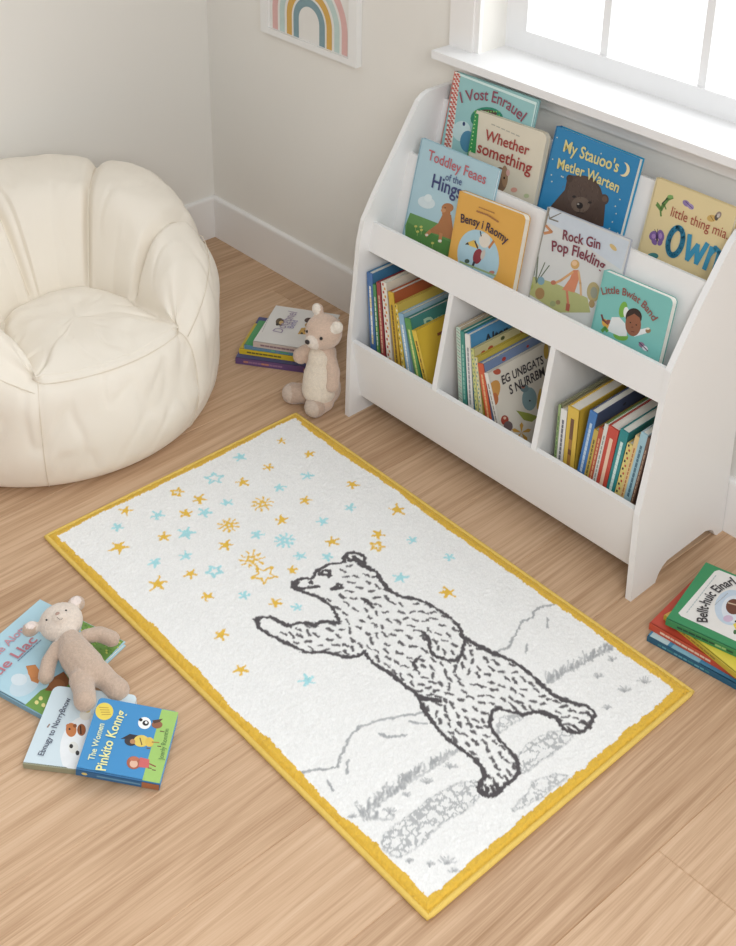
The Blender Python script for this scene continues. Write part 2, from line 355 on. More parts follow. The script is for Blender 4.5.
a = fart(b, Z); a.z = .0021; a.text('I Vost Enrauel', (228, 158), (448, 228), (150, 72, 92), arc=.13, hs=1.15); a.build('title', b)
b = tier_book(T2, .0145, (476, 110), (547.5, 134), .7035, .018, (222, 212, 188), 'cream board book with red title and green polka dot spine on the top tier', GT, spine=(60, 160, 80), r=.018, board=True, pages=(226, 216, 192))
a = fart(b, Z)
a.poly([(258, 188), (290, 200), (278, 345), (240, 330)], (44, 150, 74))
for i in range(11):
    for j in range(3): a.el(262 + j * 9 - i * 2, 195 + i * 14 + (j % 2) * 6, 2.6, 2.6, (190, 230, 150), n=6)
a.el(368, 440, 28, 46, (140, 108, 84)); a.el(386, 428, 12, 40, (170, 130, 96)); a.el(398, 415, 7, 12, (225, 170, 160)); a.el(420, 478, 12, 9, (226, 160, 140)); a.el(384, 434, 3, 5, (40, 30, 26)); a.el(466, 500, 10, 8, (190, 200, 150))
for i in range(6): a.st([(338 + i * 18, 236 + i * 8), (350 + i * 18, 241 + i * 8)], 3, (176, 172, 156))
a.build('illustration', b)
a = fart(b, Z); a.z = .0021; a.text('Whether', (312, 292), (474, 352), (176, 60, 52), bold=.015, hs=1.0); a.text('something', (284, 338), (482, 420), (176, 60, 52), bold=.015, hs=1.0); a.build('title', b)
Z = (535, 115, 6.69)
b = tier_book(T2, .001, (557, 126), (640, 159), .7035, .021, (28, 132, 190), 'bright blue hardback with a brown bear face and crescent moon, top tier', GT, spine=(20, 112, 170), back=(30, 150, 200))
a = fart(b, Z)
BR = (82, 62, 52)
a.poly([(110, 605), (200, 500), (215, 430), (235, 400), (265, 405), (330, 405), (400, 425), (440, 490), (470, 600), (458, 745), (120, 745), (60, 700)], BR)
a.el(462, 565, 32, 36, BR); a.el(232, 425, 22, 26, (70, 52, 44)); a.el(466, 562, 18, 20, (104, 78, 64))
a.el(320, 520, 105, 110, (88, 68, 58)); a.el(305, 600, 62, 52, (112, 92, 78)); a.el(300, 606, 22, 22, (32, 26, 26)); a.el(290, 596, 7, 5, (180, 170, 160))
a.el(262, 546, 13, 8, (36, 30, 30)); a.el(368, 585, 13, 8, (36, 30, 30)); a.st([(302, 628), (300, 650), (280, 656)], 4, (40, 30, 28)); a.st([(300, 650), (325, 660)], 4, (40, 30, 28))
for i in range(90):
    x = random.uniform(190, 430); y = random.uniform(430, 720); a.st([(x, y), (x + random.uniform(-6, 6), y + 14)], 2.2, random.choice([(70, 52, 44), (104, 84, 72), (60, 44, 38)]))
a.el(598, 365, 38, 48, (232, 214, 160)); a.el(582, 356, 34, 44, (28, 132, 190))
for x, y in [(150, 150), (112, 400), (120, 295), (115, 445), (180, 410), (545, 660), (520, 715), (570, 565), (555, 790), (445, 258), (190, 415), (500, 760), (540, 610)]: a.el(x, y, 5, 5, (200, 210, 190), n=8)
a.build('illustration', b)
a = fart(b, Z); a.z = .0021; YC = (222, 208, 130); a.text("My Stauoo's", (190, 240), (556, 384), YC, hs=1.2, bold=.018); a.text('Metler Warten', (150, 355), (556, 520), YC, hs=1.2, bold=.018, arc=.02); a.build('title', b)
Z = (645, 175, 8.09)
b = tier_book(T2, .001, (657, 177.5), (737.5, 209), .7035, .016, (224, 202, 146), 'tan picture book with big blue lettering and purple butterfly on the top tier', GT, spine=(232, 216, 170), w=.224)
a = fart(b, Z)
PU = (126, 92, 158)
a.el(68, 490, 32, 40, PU, 30); a.el(128, 490, 28, 48, PU, -10); a.el(75, 540, 20, 30, PU, -30); a.el(122, 545, 20, 28, PU, 20); a.el(70, 495, 16, 20, (170, 130, 190)); a.el(126, 492, 13, 24, (170, 130, 190)); a.el(98, 505, 8, 36, (60, 40, 80)); a.st([(95, 470), (78, 440)], 4, (60, 40, 80)); a.st([(100, 470), (104, 436)], 4, (60, 40, 80))
GR = (96, 140, 66)
a.st([(100, 240), (130, 280), (150, 240), (185, 195), (220, 180)], 26, GR); a.st([(120, 250), (100, 225)], 12, GR); a.st([(125, 280), (130, 330)], 14, GR); a.st([(160, 250), (170, 275)], 10, GR); a.el(205, 175, 24, 14, (120, 170, 90)); a.st([(140, 230), (180, 190)], 8, (40, 70, 50))
a.el(335, 230, 34, 22, (140, 116, 168), 40); a.el(370, 255, 30, 20, (160, 136, 186), 40); a.st([(330, 215), (385, 270)], 5, (70, 60, 110))
a.el(540, 350, 38, 28, (208, 166, 86)); a.el(595, 325, 22, 32, (150, 130, 120), 30); a.el(578, 345, 16, 24, (90, 80, 70)); a.st([(530, 330), (555, 370)], 4, (110, 80, 40)); a.el(595, 328, 10, 18, (200, 190, 180), 30)
a.el(65, 655, 45, 26, (60, 130, 130))
a.build('illustration', b)
a = fart(b, Z); a.z = .0021
a.text('little thing mia.', (208, 330), (668, 522), (170, 62, 50), hs=1.3, bold=.0)
OB = (46, 146, 186)
n_ = 28
for i in range(n_):
    t0 = i * 2 * math.pi / n_; t1 = (i + 1) * 2 * math.pi / n_
    f = lambda t, k: (250 + math.cos(t) * 56 * k * math.cos(.25) + math.sin(t) * 112 * k * math.sin(.25) * -1 + 0, 538 + math.cos(t) * 56 * k * math.sin(.25) + math.sin(t) * 112 * k * math.cos(.25) + 0)
    a.st([f(t0, 1), f(t1, 1)], 40, OB); a.z -= .00001
a.z += .00001
for i in range(16):
    t = i * .39; x, y = f(t, 1); a.el(x, y, 5, 5, (20, 70, 110), n=6)
for P in ([(366, 490), (345, 680)], [(345, 680), (430, 570)], [(430, 570), (418, 710)], [(418, 710), (506, 560)], [(545, 590), (485, 755)], [(530, 640), (575, 590), (606, 625), (565, 770)]): a.st(P, 36, OB)
a.build('title', b)
# tier one
Z = (400, 130, 5.66)
b = tier_book(T1, .001, (422, 138), (499, 170), .5505, .012, (166, 202, 214), 'light blue picture book with a brown dog on grass, left end of the lower tier', GT, spine=(150, 190, 206), pages=(240, 246, 246))
a = fart(b, Z)
a.poly([(58, 468), (215, 528), (300, 560), (300, 760), (20, 700), (30, 540)], (96, 150, 74)); a.poly([(40, 520), (120, 560), (300, 640), (300, 760), (20, 700)], (80, 136, 62))
a.el(150, 410, 50, 34, (206, 222, 226), 15); a.el(160, 385, 22, 22, (214, 228, 230))
DG = (178, 112, 62)
a.poly([(245, 470), (290, 480), (300, 560), (290, 620), (210, 590), (170, 580), (150, 600), (175, 560), (215, 530)], DG); a.el(270, 440, 34, 26, DG); a.el(262, 470, 24, 26, DG); a.el(246, 455, 14, 12, (200, 140, 90)); a.st([(170, 575), (148, 595)], 16, (196, 128, 76)); a.st([(232, 590), (226, 630)], 18, (196, 128, 76)); a.el(152, 594, 9, 7, (236, 226, 210)); a.el(226, 628, 11, 8, (236, 226, 210)); a.el(256, 440, 3.5, 3.5, (40, 26, 20))
for x, y in [(120, 548), (100, 575), (122, 566), (185, 640), (90, 545)]: a.el(x, y, 9, 7, (206, 196, 90), n=8); a.st([(x, y + 6), (x - 2, y + 24)], 3, (150, 180, 90))
a.build('illustration', b)
a = fart(b, Z); a.z = .0021; a.text('Toddley Feaes', (158, 164), (484, 308), (196, 98, 106), hs=1.1, bold=.012); a.text('of the', (258, 282), (350, 314), (80, 96, 140), hs=1.1); a.text('Hings', (180, 322), (345, 392), (58, 66, 120), hs=1.1, bold=.015); a.build('title', b)
b = tier_book(T1, .0145, (460, 191), (526, 216), .5505, .022, (228, 166, 62), 'mustard yellow board book with a blue oval picture, in front of the light blue book', GT, r=.014, board=True, pages=(236, 226, 206), back=(216, 156, 58))
a = fart(b, Z)
a.el(443, 720, 116, 158, (166, 202, 216), -12, 32)
a.el(480, 625, 32, 42, (222, 212, 196)); a.st([(460, 600), (455, 575)], 6, (60, 50, 60)); a.st([(505, 665), (530, 630)], 12, (200, 120, 60)); a.el(440, 715, 26, 44, (150, 46, 56), 15); a.poly([(372, 640), (420, 622), (446, 655), (440, 672), (395, 655)], (226, 182, 70)); a.poly([(368, 648), (385, 634), (392, 650)], (40, 40, 50)); a.st([(425, 630), (440, 668)], 8, (30, 34, 60)); a.st([(420, 748), (410, 775)], 12, (60, 50, 60)); a.el(470, 705, 12, 30, (200, 190, 180), 15); a.el(520, 806, 16, 10, (190, 120, 100)); a.el(380, 742, 14, 12, (70, 90, 80)); a.st([(340, 745), (540, 825)], 8, (150, 176, 120))
a.build('illustration', b)
a = fart(b, Z); a.z = .0021; a.text('Bensy i Raomy', (346, 522), (604, 646), (62, 44, 66), arc=.06, hs=1.2, bold=.018)
for i in range(9): a.st([(438 + i * 14, 458 + i * 7 - (4 - abs(i - 4)) * 2), (447 + i * 14, 463 + i * 7 - (4 - abs(i - 4)) * 2)], 8, (170, 110, 60))
for i in range(7): a.st([(450 + i * 13, 436 + i * 5), (459 + i * 13, 440 + i * 5)], 5, (180, 120, 60))
a.build('title', b)
Z = (520, 110, 3.407)
b = tier_book(T1, .001, (548, 207), (630, 240), .5505, .012, (206, 208, 206), 'pale grey picture book with a girl in an orange dress, middle of the lower tier', GT, spine=(176, 178, 172), pages=(220, 216, 206), back=(180, 184, 196))
a = fart(b, Z)
a.poly([(100, 330), (375, 450), (345, 545), (250, 480), (170, 420), (88, 380)], (196, 206, 216)); a.poly([(30, 560), (120, 590), (230, 640), (240, 690), (130, 690), (15, 620)], (176, 178, 112))
a.st([(98, 335), (60, 480), (30, 590)], 10, (142, 132, 118)); a.st([(85, 330), (100, 370), (140, 350)], 4, (120, 116, 104)); a.st([(100, 370), (130, 380)], 4, (120, 116, 104)); a.st([(90, 395), (108, 415), (84, 420)], 8, (204, 134, 84))
for P in ([(55, 590), (40, 510)], [(55, 590), (62, 500)], [(55, 590), (85, 520)], [(55, 590), (100, 530)], [(55, 590), (30, 540)]): a.st(P, 3, (96, 110, 84))
a.el(72, 582, 12, 14, (120, 160, 176)); a.el(68, 625, 16, 20, (170, 130, 80)); a.el(30, 600, 16, 14, (160, 170, 80))
a.el(188, 526, 15, 16, (206, 160, 92)); a.poly([(182, 545), (200, 545), (200, 580), (186, 622), (144, 612), (170, 575)], (214, 130, 92)); a.st([(180, 552), (140, 580), (115, 592)], 7, (216, 160, 104)); a.st([(200, 552), (206, 590), (208, 630)], 7, (216, 170, 120)); a.st([(160, 618), (165, 668)], 8, (210, 120, 90)); a.st([(164, 665), (162, 680)], 13, (180, 90, 70)); a.el(114, 588, 9, 8, (190, 110, 80)); a.el(186, 522, 9, 9, (228, 186, 140))
a.el(250, 620, 22, 34, (178, 162, 110)); a.el(252, 622, 12, 20, (146, 150, 130)); a.el(245, 660, 10, 14, (170, 140, 90)); a.el(318, 468, 16, 7, (206, 176, 110), 45); a.el(112, 660, 10, 10, (150, 160, 110)); a.el(130, 655, 8, 8, (160, 130, 90))
a.build('illustration', b)
a = fart(b, Z); a.z = .0021; RC = (130, 52, 68); a.text('Rock Gin', (146, 440), (274, 474), RC, hs=1.15, bold=.02); a.text('Pop Flekling', (110, 480), (284, 548), RC, hs=1.15, bold=.02, arc=.06); a.build('title', b)
Z = (580, 260, 7.36)
b = tier_book(T1, .0145, (604.5, 270.5), (673.5, 299.5), .5505, .022, (116, 192, 184), 'turquoise board book with a child in a white top, right end of the lower tier', GT, r=.014, board=True, pages=(240, 238, 228), back=(92, 168, 160))
a = fart(b, Z)
GN = (116, 178, 62)
a.el(318, 365, 30, 60, GN, 12); a.el(300, 560, 56, 32, GN, 15); a.el(190, 470, 24, 40, (226, 160, 60), -30); a.st([(160, 405), (170, 440), (205, 470)], 14, (120, 60, 60)); a.el(210, 455, 20, 16, (150, 80, 60)); a.el(340, 385, 20, 40, (226, 230, 226)); a.poly([(235, 420), (290, 420), (345, 480), (345, 560), (290, 560), (200, 520)], (226, 228, 226)); a.poly([(400, 520), (490, 500), (500, 535), (400, 565)], (226, 228, 226)); a.el(502, 520, 20, 18, (156, 120, 80)); a.el(500, 505, 14, 8, (226, 220, 200))
a.el(396, 420, 60, 66, (56, 40, 34)); a.el(392, 475, 58, 86, (150, 90, 62)); a.poly([(342, 420), (365, 380), (420, 375), (450, 410), (440, 425), (400, 395), (360, 415)], (56, 40, 34)); a.el(415, 478, 5, 5, (30, 20, 20)); a.el(372, 460, 5, 5, (30, 20, 20)); a.st([(380, 525), (400, 530)], 5, (110, 50, 40)); a.el(386, 495, 9, 7, (126, 74, 52))
a.el(455, 625, 26, 18, (150, 110, 140), 40); a.el(480, 650, 24, 16, (226, 216, 226), 40); a.st([(435, 605), (500, 670)], 6, (60, 50, 70)); a.st([(165, 520), (185, 500), (200, 520)], 22, (90, 160, 70))
a.build('illustration', b)
a = fart(b, Z); a.z = .0021; a.text('Little Bwiat Band', (168, 255), (540, 450), (150, 88, 80), arc=.17, hs=1.15, bold=.02); a.build('title', b)
# ------------------------------------------------------------------ cubby books
_last = {}
def cubby_book(x, z, t, lean, front, label, group, wd=.235, spine=None, **k):
    a = R(lean); up = Vector((-math.sin(a), 0, math.cos(a))); n = Vector((math.cos(a), 0, math.sin(a)))
    if group in _last:   # keep clear of the neighbour at the foot and at the shared height
        lx, lz, lt, la = _last[group]; zt = min(z, lz)
        for zz in (.125, zt):
            x += max(0, (lx - math.tan(la) * (zz - lz) + lt / math.cos(la) + .0004) - (x - math.tan(a) * (zz - z)))
    _last[group] = (x, z, t, a)
    zf = .1215 + (t * math.sin(-a) if a < 0 else 0)
    h = (z - zf) / math.cos(a); o = Vector((x, -.353, z)) - up * h
    return make_book(frame(o, (0, 1, 0), up), wd, h, t, front, label, group, spine=spine, **k)
def spine_marks(b, cols, n=None, kind='dash'):
    s = sart(b); h, t = s.w, s.h
    if kind == 'dash':
        x = h * .12
        while x < h * .62:
            l = random.uniform(.006, .013); s.st([(x, t * .5), (x + l, t * .5)], t * .32, random.choice(cols), True); x += l + .005
    elif kind == 'dots':
        for i in range(int(h / .012)): s.st([(i * .012 + .004, t * (.35 + .3 * (i % 2))), (i * .012 + .008, t * (.35 + .3 * (i % 2)))], t * .3, cols[i % len(cols)], True)
    elif kind == 'zig':
        for i in range(int(h / .009)): s.st([(i * .009 + .002, t * .15), (i * .009 + .0065, t * .85)], .002, cols[i % len(cols)], True)
    s.st([(h * .94, t * .5), (h * .965, t * .5)], t * .4, cols[0], True)
    s.build('spine_lettering', b)
def blobs(b, cols, n, seed):
    rr = random.Random(seed); s = fart(b); 
    for i in range(n):
        x = rr.uniform(.02, s.w - .02); y = rr.uniform(s.h * .45, s.h - .01); r_ = rr.uniform(.004, .012); c = rr.choice(cols)
        s.poly([(x + r_ * math.cos(q), y + r_ * .7 * math.sin(q)) for q in [j * .7 for j in range(9)]], c, True)
    s.build('illustration', b)
def ctext(b, items):
    s = fart(b)
    for body, x0, x1, y, c in items: s.text(body, (s.w * x0, s.h * y), (s.w * x1, s.h * y), c, local=True, bold=.03)
    s.build('title', b)
G1 = 'books standing in the left cubby'; G2 = 'books standing in the middle cubby'; G3 = 'books standing in the right cubby'
W_ = (240, 238, 230)
b = cubby_book(1.197, .472, .022, 5, (66, 128, 172), 'tall blue book at the left end of the left cubby', G1, spine=(72, 118, 180)); spine_marks(b, [W_, (240, 220, 160)])
b = cubby_book(1.2225, .444, .011, 6, (70, 140, 74), 'thin green book beside the tall blue one in the left cubby', G1, spine=(74, 146, 80)); spine_marks(b, [W_, (200, 220, 120)])
b = cubby_book(1.2365, .457, .015, 6.5, (168, 60, 62), 'dark red book between green and white spines in the left cubby', G1, spine=(170, 62, 66)); spine_marks(b, [(230, 190, 150)])
b = cubby_book(1.2555, .466, .02, 7.5, (218, 206, 186), 'white spined book with red dots and cream cover in the left cubby', G1, spine=(232, 226, 212)); spine_marks(b, [(196, 60, 50), (220, 150, 60)], kind='dots'); blobs(b, [(60, 50, 50), (170, 90, 60)], 6, 1)
b = cubby_book(1.284, .447, .020, 9, (176, 84, 42), 'yellow spined book with a rusty orange cover in the left cubby', G1, spine=(214, 170, 40)); spine_marks(b, [(120, 90, 40)]); blobs(b, [(206, 170, 50), (190, 150, 40)], 5, 2)
b = cubby_book(1.3095, .419, .012, 11, (208, 180, 70), 'yellow book with a patterned spine beside the light blue one, left cubby', G1, spine=(222, 190, 66)); spine_marks(b, [(90, 80, 50), W_], kind='dots')
b = cubby_book(1.3245, .397, .019, 13, (156, 188, 204), 'light blue book with dark lettering in the left cubby', G1, spine=(140, 184, 214)); spine_marks(b, [(236, 244, 246)]); ctext(b, [('Arortkam', .25, .95, .86, (70, 60, 74))])
b = cubby_book(1.350, .392, .021, 17, (58, 132, 124), 'teal covered book with a green spine in the left cubby', G1, spine=(92, 160, 84)); spine_marks(b, [(220, 226, 130)]); ctext(b, [('Drautd', .2, .85, .80, (170, 206, 176))])
b = cubby_book(1.380, .367, .016, 21, (226, 186, 42), 'bright yellow book leaning at the right end of the left cubby', G1, spine=(232, 196, 60)); spine_marks(b, [(130, 90, 40), (190, 140, 40)]); ctext(b, [('Thog', .3, .8, .72, (150, 82, 40))]); 
s = fart(b); s.z = .0008; s.poly([(.09, .02), (.19, .02), (.19, .10), (.09, .10)], (236, 206, 160), True); s.build('illustration', b)
b = cubby_book(1.542, .452, .014, 6, (190, 170, 140), 'book with mint zigzag spine at the left end of the middle cubby', G2, spine=(196, 214, 196)); spine_marks(b, [(90, 160, 140), (120, 110, 100)], kind='zig')
b = cubby_book(1.5575, .447, .014, 6, (52, 140, 128), 'teal green book in the middle cubby', G2, spine=(60, 146, 132)); spine_marks(b, [(150, 206, 186)])
b = cubby_book(1.574, .446, .017, 7, (74, 146, 196), 'white spined book with a sky blue cover in the middle cubby', G2, spine=(232, 230, 224)); spine_marks(b, [(150, 150, 156)]); ctext(b, [('Alter', .22, .62, .84, (40, 50, 60)), ('ng', .7, .9, .86, (230, 230, 220))])
b = cubby_book(1.5975, .412, .0095, 9, (206, 196, 140), 'cream book with yellow green border in the middle cubby', G2, spine=(206, 208, 120)); spine_marks(b, [(80, 130, 120)], kind='dots'); blobs(b, [(110, 140, 60), (190, 80, 50), (80, 90, 50)], 16, 4)
b = cubby_book(1.609, .392, .010, 10.5, (206, 182, 60), 'thin yellow book with pale spine in the middle cubby', G2, spine=(222, 214, 160)); spine_marks(b, [(60, 140, 150)], kind='dots')
b = cubby_book(1.6215, .380, .019, 15, (116, 138, 178), 'orange spined book with a slate blue cover in the middle cubby', G2, spine=(220, 88, 46)); spine_marks(b, [(236, 180, 120)]); blobs(b, [(190, 60, 50), (210, 90, 60)], 9, 5)
b = cubby_book(1.646, .362, .013, 20, (222, 214, 198), 'cream picture book with birds and flowers leaning at the right of the middle cubby', G2, spine=(228, 224, 214), wd=.26); spine_marks(b, [(150, 140, 130)])
Z = (440, 300, 5.66); a = fart(b, Z)
a.el(300, 520, 36, 70, (214, 150, 70), 20); a.el(310, 560, 20, 36, (200, 110, 60)); a.el(322, 405, 22, 18, (196, 86, 60)); a.el(600, 290, 14, 45, (206, 166, 60)); a.el(506, 560, 42, 66, (126, 156, 160)); a.el(478, 500, 24, 22, (110, 136, 140)); a.el(470, 492, 10, 9, (190, 110, 90)); a.el(508, 570, 5, 5, (30, 30, 30)); a.poly([(430, 625), (500, 640), (555, 660), (520, 690), (475, 680)], (150, 160, 60)); a.el(366, 680, 22, 28, (170, 62, 46)); a.el(385, 715, 26, 30, (110, 90, 90)); a.el(366, 668, 8, 8, (226, 186, 160))
for t in range(5):
    q = t * 1.257 - .3; a.poly([(460, 750), (460 + 44 * math.cos(q - .25), 750 + 44 * math.sin(q - .25)), (460 + 58 * math.cos(q), 750 + 58 * math.sin(q)), (460 + 44 * math.cos(q + .25), 750 + 44 * math.sin(q + .25))], (216, 160, 60))
a.el(560, 560, 10, 60, (214, 170, 70), 8)
a.build('illustration', b)
a = fart(b, Z); a.z = .0021; a.text('EG UNBGATS', (352, 478), (585, 358), (66, 58, 60), hs=1.2, bold=.02); a.text('S NURRBM', (395, 535), (592, 425), (66, 58, 60), hs=1.2, bold=.02); a.build('title', b)
b = cubby_book(1.895, .392, .007, 0, (150, 150, 116), 'very thin green book at the left end of the right cubby', G3, spine=(150, 176, 110)); spine_marks(b, [(80, 120, 70)])
b = cubby_book(1.9035, .385, .0185, 0, (190, 176, 140), 'white spined book with grey lettering in the right cubby', G3, spine=(232, 230, 224)); spine_marks(b, [(110, 110, 120)])
b = cubby_book(1.9245, .404, .033, 0, (222, 178, 46), 'thick yellow book in the right cubby', G3, spine=(226, 186, 60), r=.004); spine_marks(b, [(120, 80, 50), (170, 120, 50)]); blobs(b, [(80, 60, 50)], 7, 6)
b = cubby_book(1.988, .425, .0215, -6, (70, 84, 116), 'tall blue spined book with dark cover in the right cubby', G3, spine=(62, 124, 196)); spine_marks(b, [(190, 214, 236)]); blobs(b, [(40, 44, 60)], 12, 7)
b = cubby_book(2.006, .379, .013, -6, (190, 150, 60), 'small mustard book beside the tall blue spined one in the right cubby', G3, spine=(202, 172, 70)); spine_marks(b, [(110, 100, 50)])
b = cubby_book(2.0205, .392, .012, -6, (200, 80, 46), 'orange red book in the right cubby', G3, spine=(196, 82, 50)); spine_marks(b, [(226, 170, 120)])
b = cubby_book(2.034, .410, .0105, -6, (104, 140, 66), 'white spined book with a leafy green cover in the right cubby', G3, spine=(222, 222, 214)); spine_marks(b, [(150, 160, 150)])
b = cubby_book(2.0455, .412, .030, -6, (190, 54, 46), 'thick red book in the right cubby', G3, spine=(212, 70, 52)); spine_marks(b, [(240, 200, 170)])
b = cubby_book(2.0775, .420, .0235, -6.5, (34, 126, 128), 'thick teal book with white lettering in the right cubby', G3, spine=(32, 140, 142)); spine_marks(b, [(210, 236, 230)])
b = cubby_book(2.104, .393, .015, -7, (216, 190, 96), 'small yellow book with black dots in the right cubby', G3, spine=(226, 206, 116)); spine_marks(b, [(60, 50, 40), (196, 70, 50)], kind='dots')
b = cubby_book(2.1215, .424, .0115, -7, (222, 190, 130), 'cream orange book in the right cubby', G3, spine=(228, 196, 130)); spine_marks(b, [(196, 120, 60)])
b = cubby_book(2.135, .442, .019, -7, (180, 200, 206), 'pale blue book near the right end of the right cubby', G3, spine=(158, 200, 214)); spine_marks(b, [(80, 120, 140)])
b = cubby_book(2.156, .436, .008, -7, (120, 84, 66), 'brown book at the right end of the right cubby', G3, spine=(124, 88, 70), wd=.2); spine_marks(b, [(190, 160, 130)])
# ------------------------------------------------------------------ books lying on the floor
def flat_book(org, xd, w, h, t, z, *a, tilt=None, yd=None, **k):
    x = Vector((xd[0], xd[1], 0)).normalized(); up = Vector((0, 0, 1))
    y = up.cross(x)
    m = frame((org[0], org[1], z), x, y)
    if tilt: m = Matrix.Translation(m.translation) @ Matrix.Rotation(tilt[0], 4, Vector(tilt[1])) @ Matrix.Translation(-m.translation) @ m
    return make_book(m, w, h, t, *a, **k)
GF = 'books lying on the floor under the plush lamb'
Z = (0, 590, 3.68)
# book A, big light blue
bA = flat_book((1.584, -1.634), (-.285, .958), .258, .262, .013, .0005, (172, 214, 230), 'large light blue picture book with grass, under the plush animal on the floor', GF, spine=(120, 170, 196))
a = fart(bA, Z)
a.poly([(85, 430), (150, 370), (235, 330), (300, 160), (300, 110), (460, 185), (400, 268), (160, 470)], (110, 158, 66)); a.poly([(230, 330), (290, 200), (240, 150), (210, 200), (190, 330)], (158, 206, 226))
a.el(90, 350, 60, 36, (196, 220, 232), -30); a.el(70, 330, 30, 22, (214, 228, 236))
a.poly([(165, 370), (200, 320), (235, 300), (260, 340), (225, 375)], (150, 90, 50)); a.poly([(95, 280), (130, 275), (155, 310), (140, 345), (115, 335)], (206, 128, 66)); a.el(122, 300, 20, 22, (214, 134, 70)); a.el(210, 350, 30, 22, (166, 104, 60))
for i in range(70):
    x = random.uniform(290, 450); y = 130 + (x - 290) * .42 + random.uniform(-10, 60); a.el(x, y, 5, 3.5, random.choice([(140, 190, 70), (90, 140, 56), (200, 206, 90), (120, 170, 80)]), 30, 6)
for x, y in [(150, 400), (160, 425), (135, 415)]: a.el(x, y, 8, 8, (226, 214, 130), n=8)
for i in range(8): a.st([(66 + i * 11, 262 - i * 10), (74 + i * 11, 255 - i * 10)], 4, (110, 130, 160))
a.build('illustration', bA)
a = fart(bA, Z); a.z = .0021; a.text('the Aloty', (-22, 262), (106, 138), (206, 150, 164), bold=.015, hs=.95); a.text('Little Llac', (-55, 368), (140, 186), (198, 120, 134), bold=.015, hs=.85); a.build('title', bA)
# book B
zB = .0145
def book3(O, X, Y, t, *a, **k):
    O, X, Y = onz(*O), onz(*X), onz(*Y); m = frame(O, X - O, Y - O); n = m.col[2].to_3d(); m = Matrix.Translation(-n * t) @ m
    return make_book(m, (X - O).length, (Y - O).length, t, *a, **k)
_o = onz(25, 764, .0165) + onz(136, 701, .0325) - onz(54, 692, .0325)
m_ = frame(_o, onz(54, 692, .0325) - onz(25, 764, .0165), onz(25, 764, .0165) - _o)
m_ = Matrix.Translation(-m_.col[2].to_3d() * .014) @ m_
bB = make_book(m_, .194, .188, .014, (206, 224, 232), 'white and pale blue board book with a small tiger, partly on the large blue book', GF, spine=(150, 150, 120), r=.014, board=True)
a = fart(bB, Z)
a.el(330, 590, 110, 130, (232, 236, 238), 0, 28)
a.el(262, 515, 20, 26, (206, 120, 60)); a.el(250, 500, 7, 7, (206, 120, 60)); a.el(276, 500, 7, 7, (150, 80, 40)); a.el(300, 515, 16, 22, (160, 90, 50)); a.el(256, 512, 4, 4, (40, 30, 30)); a.st([(296, 500), (298, 530)], 5, (60, 40, 30)); a.el(270, 580, 18, 22, (226, 226, 220)); a.el(262, 575, 7, 8, (50, 46, 46)); a.el(285, 600, 7, 9, (60, 56, 56)); a.el(315, 460, 22, 20, (226, 222, 210)); a.el(322, 440, 12, 12, (216, 190, 110)); a.el(330, 436, 3, 3, (40, 40, 40)); a.st([(175, 505), (182, 495)], 6, (150, 120, 110))
a.build('illustration', bB)
a = fart(bB, Z); a.z = .0021; a.text('Ebnugy to NorryBnow', (160, 612), (262, 402), (70, 76, 100), hs=1.2, bold=.01); a.build('title', bB)
# book C
bC = book3((160, 784, .0210), (179, 712, .0415), (74, 776, .0430), .020, (52, 142, 206), 'bright blue board book with a yellow badge, on top of the white one', GF, spine=(40, 110, 166), r=.010, board=True)
a = fart(bC, Z)
a.poly([(597, 432), (662, 445), (664, 470), (588, 722), (520, 712)], (156, 200, 96))
a.el(384, 447, 33, 32, (232, 206, 70), 0, 26)
for i in range(4): a.st([(366 + i * 3, 432 + i * 9), (398 + i * 3, 434 + i * 8)], 3.5, (190, 150, 50))
a.el(532, 490, 24, 22, (240, 240, 236)); a.el(536, 490, 12, 10, (40, 36, 36)); a.el(538, 488, 5, 5, (240, 240, 236)); a.el(518, 478, 7, 6, (50, 40, 40)); a.el(578, 496, 20, 14, (150, 92, 60)); a.poly([(560, 480), (600, 474), (588, 486), (566, 492)], (90, 60, 46))
a.el(482, 556, 24, 18, (60, 52, 54)); a.poly([(444, 548), (478, 530), (512, 536), (484, 548)], (50, 44, 50)); a.el(520, 556, 28, 22, (226, 196, 80)); a.el(550, 560, 16, 18, (222, 186, 70)); a.el(488, 558, 10, 9, (190, 130, 80)); a.st([(560, 560), (585, 562)], 5, (170, 120, 60)); a.st([(515, 545), (522, 570)], 4, (110, 80, 40))
a.el(492, 636, 26, 24, (176, 92, 66)); a.el(492, 640, 15, 14, (226, 178, 150)); a.poly([(515, 616), (550, 624), (548, 656), (510, 652)], (216, 96, 96)); a.st([(550, 640), (572, 650)], 5, (150, 80, 60)); a.el(494, 622, 18, 8, (196, 110, 80))
for x, y in [(540, 582), (580, 575), (560, 662), (545, 655), (590, 520)]: a.st([(x, y), (x + 12, y + 2)], 4, (110, 80, 56))
a.build('illustration', bC)
a = fart(bC, Z); a.z = .0021; a.text('The Women', (345, 630), (384, 495), (216, 226, 180), hs=1.1, bold=.02); a.text('Pinkito Konng', (388, 668), (464, 452), (234, 230, 150), hs=1.2, bold=.018, arc=.03); a.text('Joanly Ronntin', (600, 628), (622, 514), (84, 120, 70), hs=1.2, bold=0); a.build('title', bC)
s = sart(bC); s.z = .0008; s.poly([(0.0, .001), (.136, .001), (.136, .019), (0, .019)], (36, 104, 160), True)
s.poly([(.136, .001), (.178, .001), (.178, .019), (.136, .019)], (176, 104, 62), True)
for i in range(12): s.st([(.045 + i * .0075, .010), (.050 + i * .0075, .010)], .005, (90, 150, 190), True)
s.el(.018, .010, .006, .004, (222, 200, 110)); s.build('spine_lettering', bC)
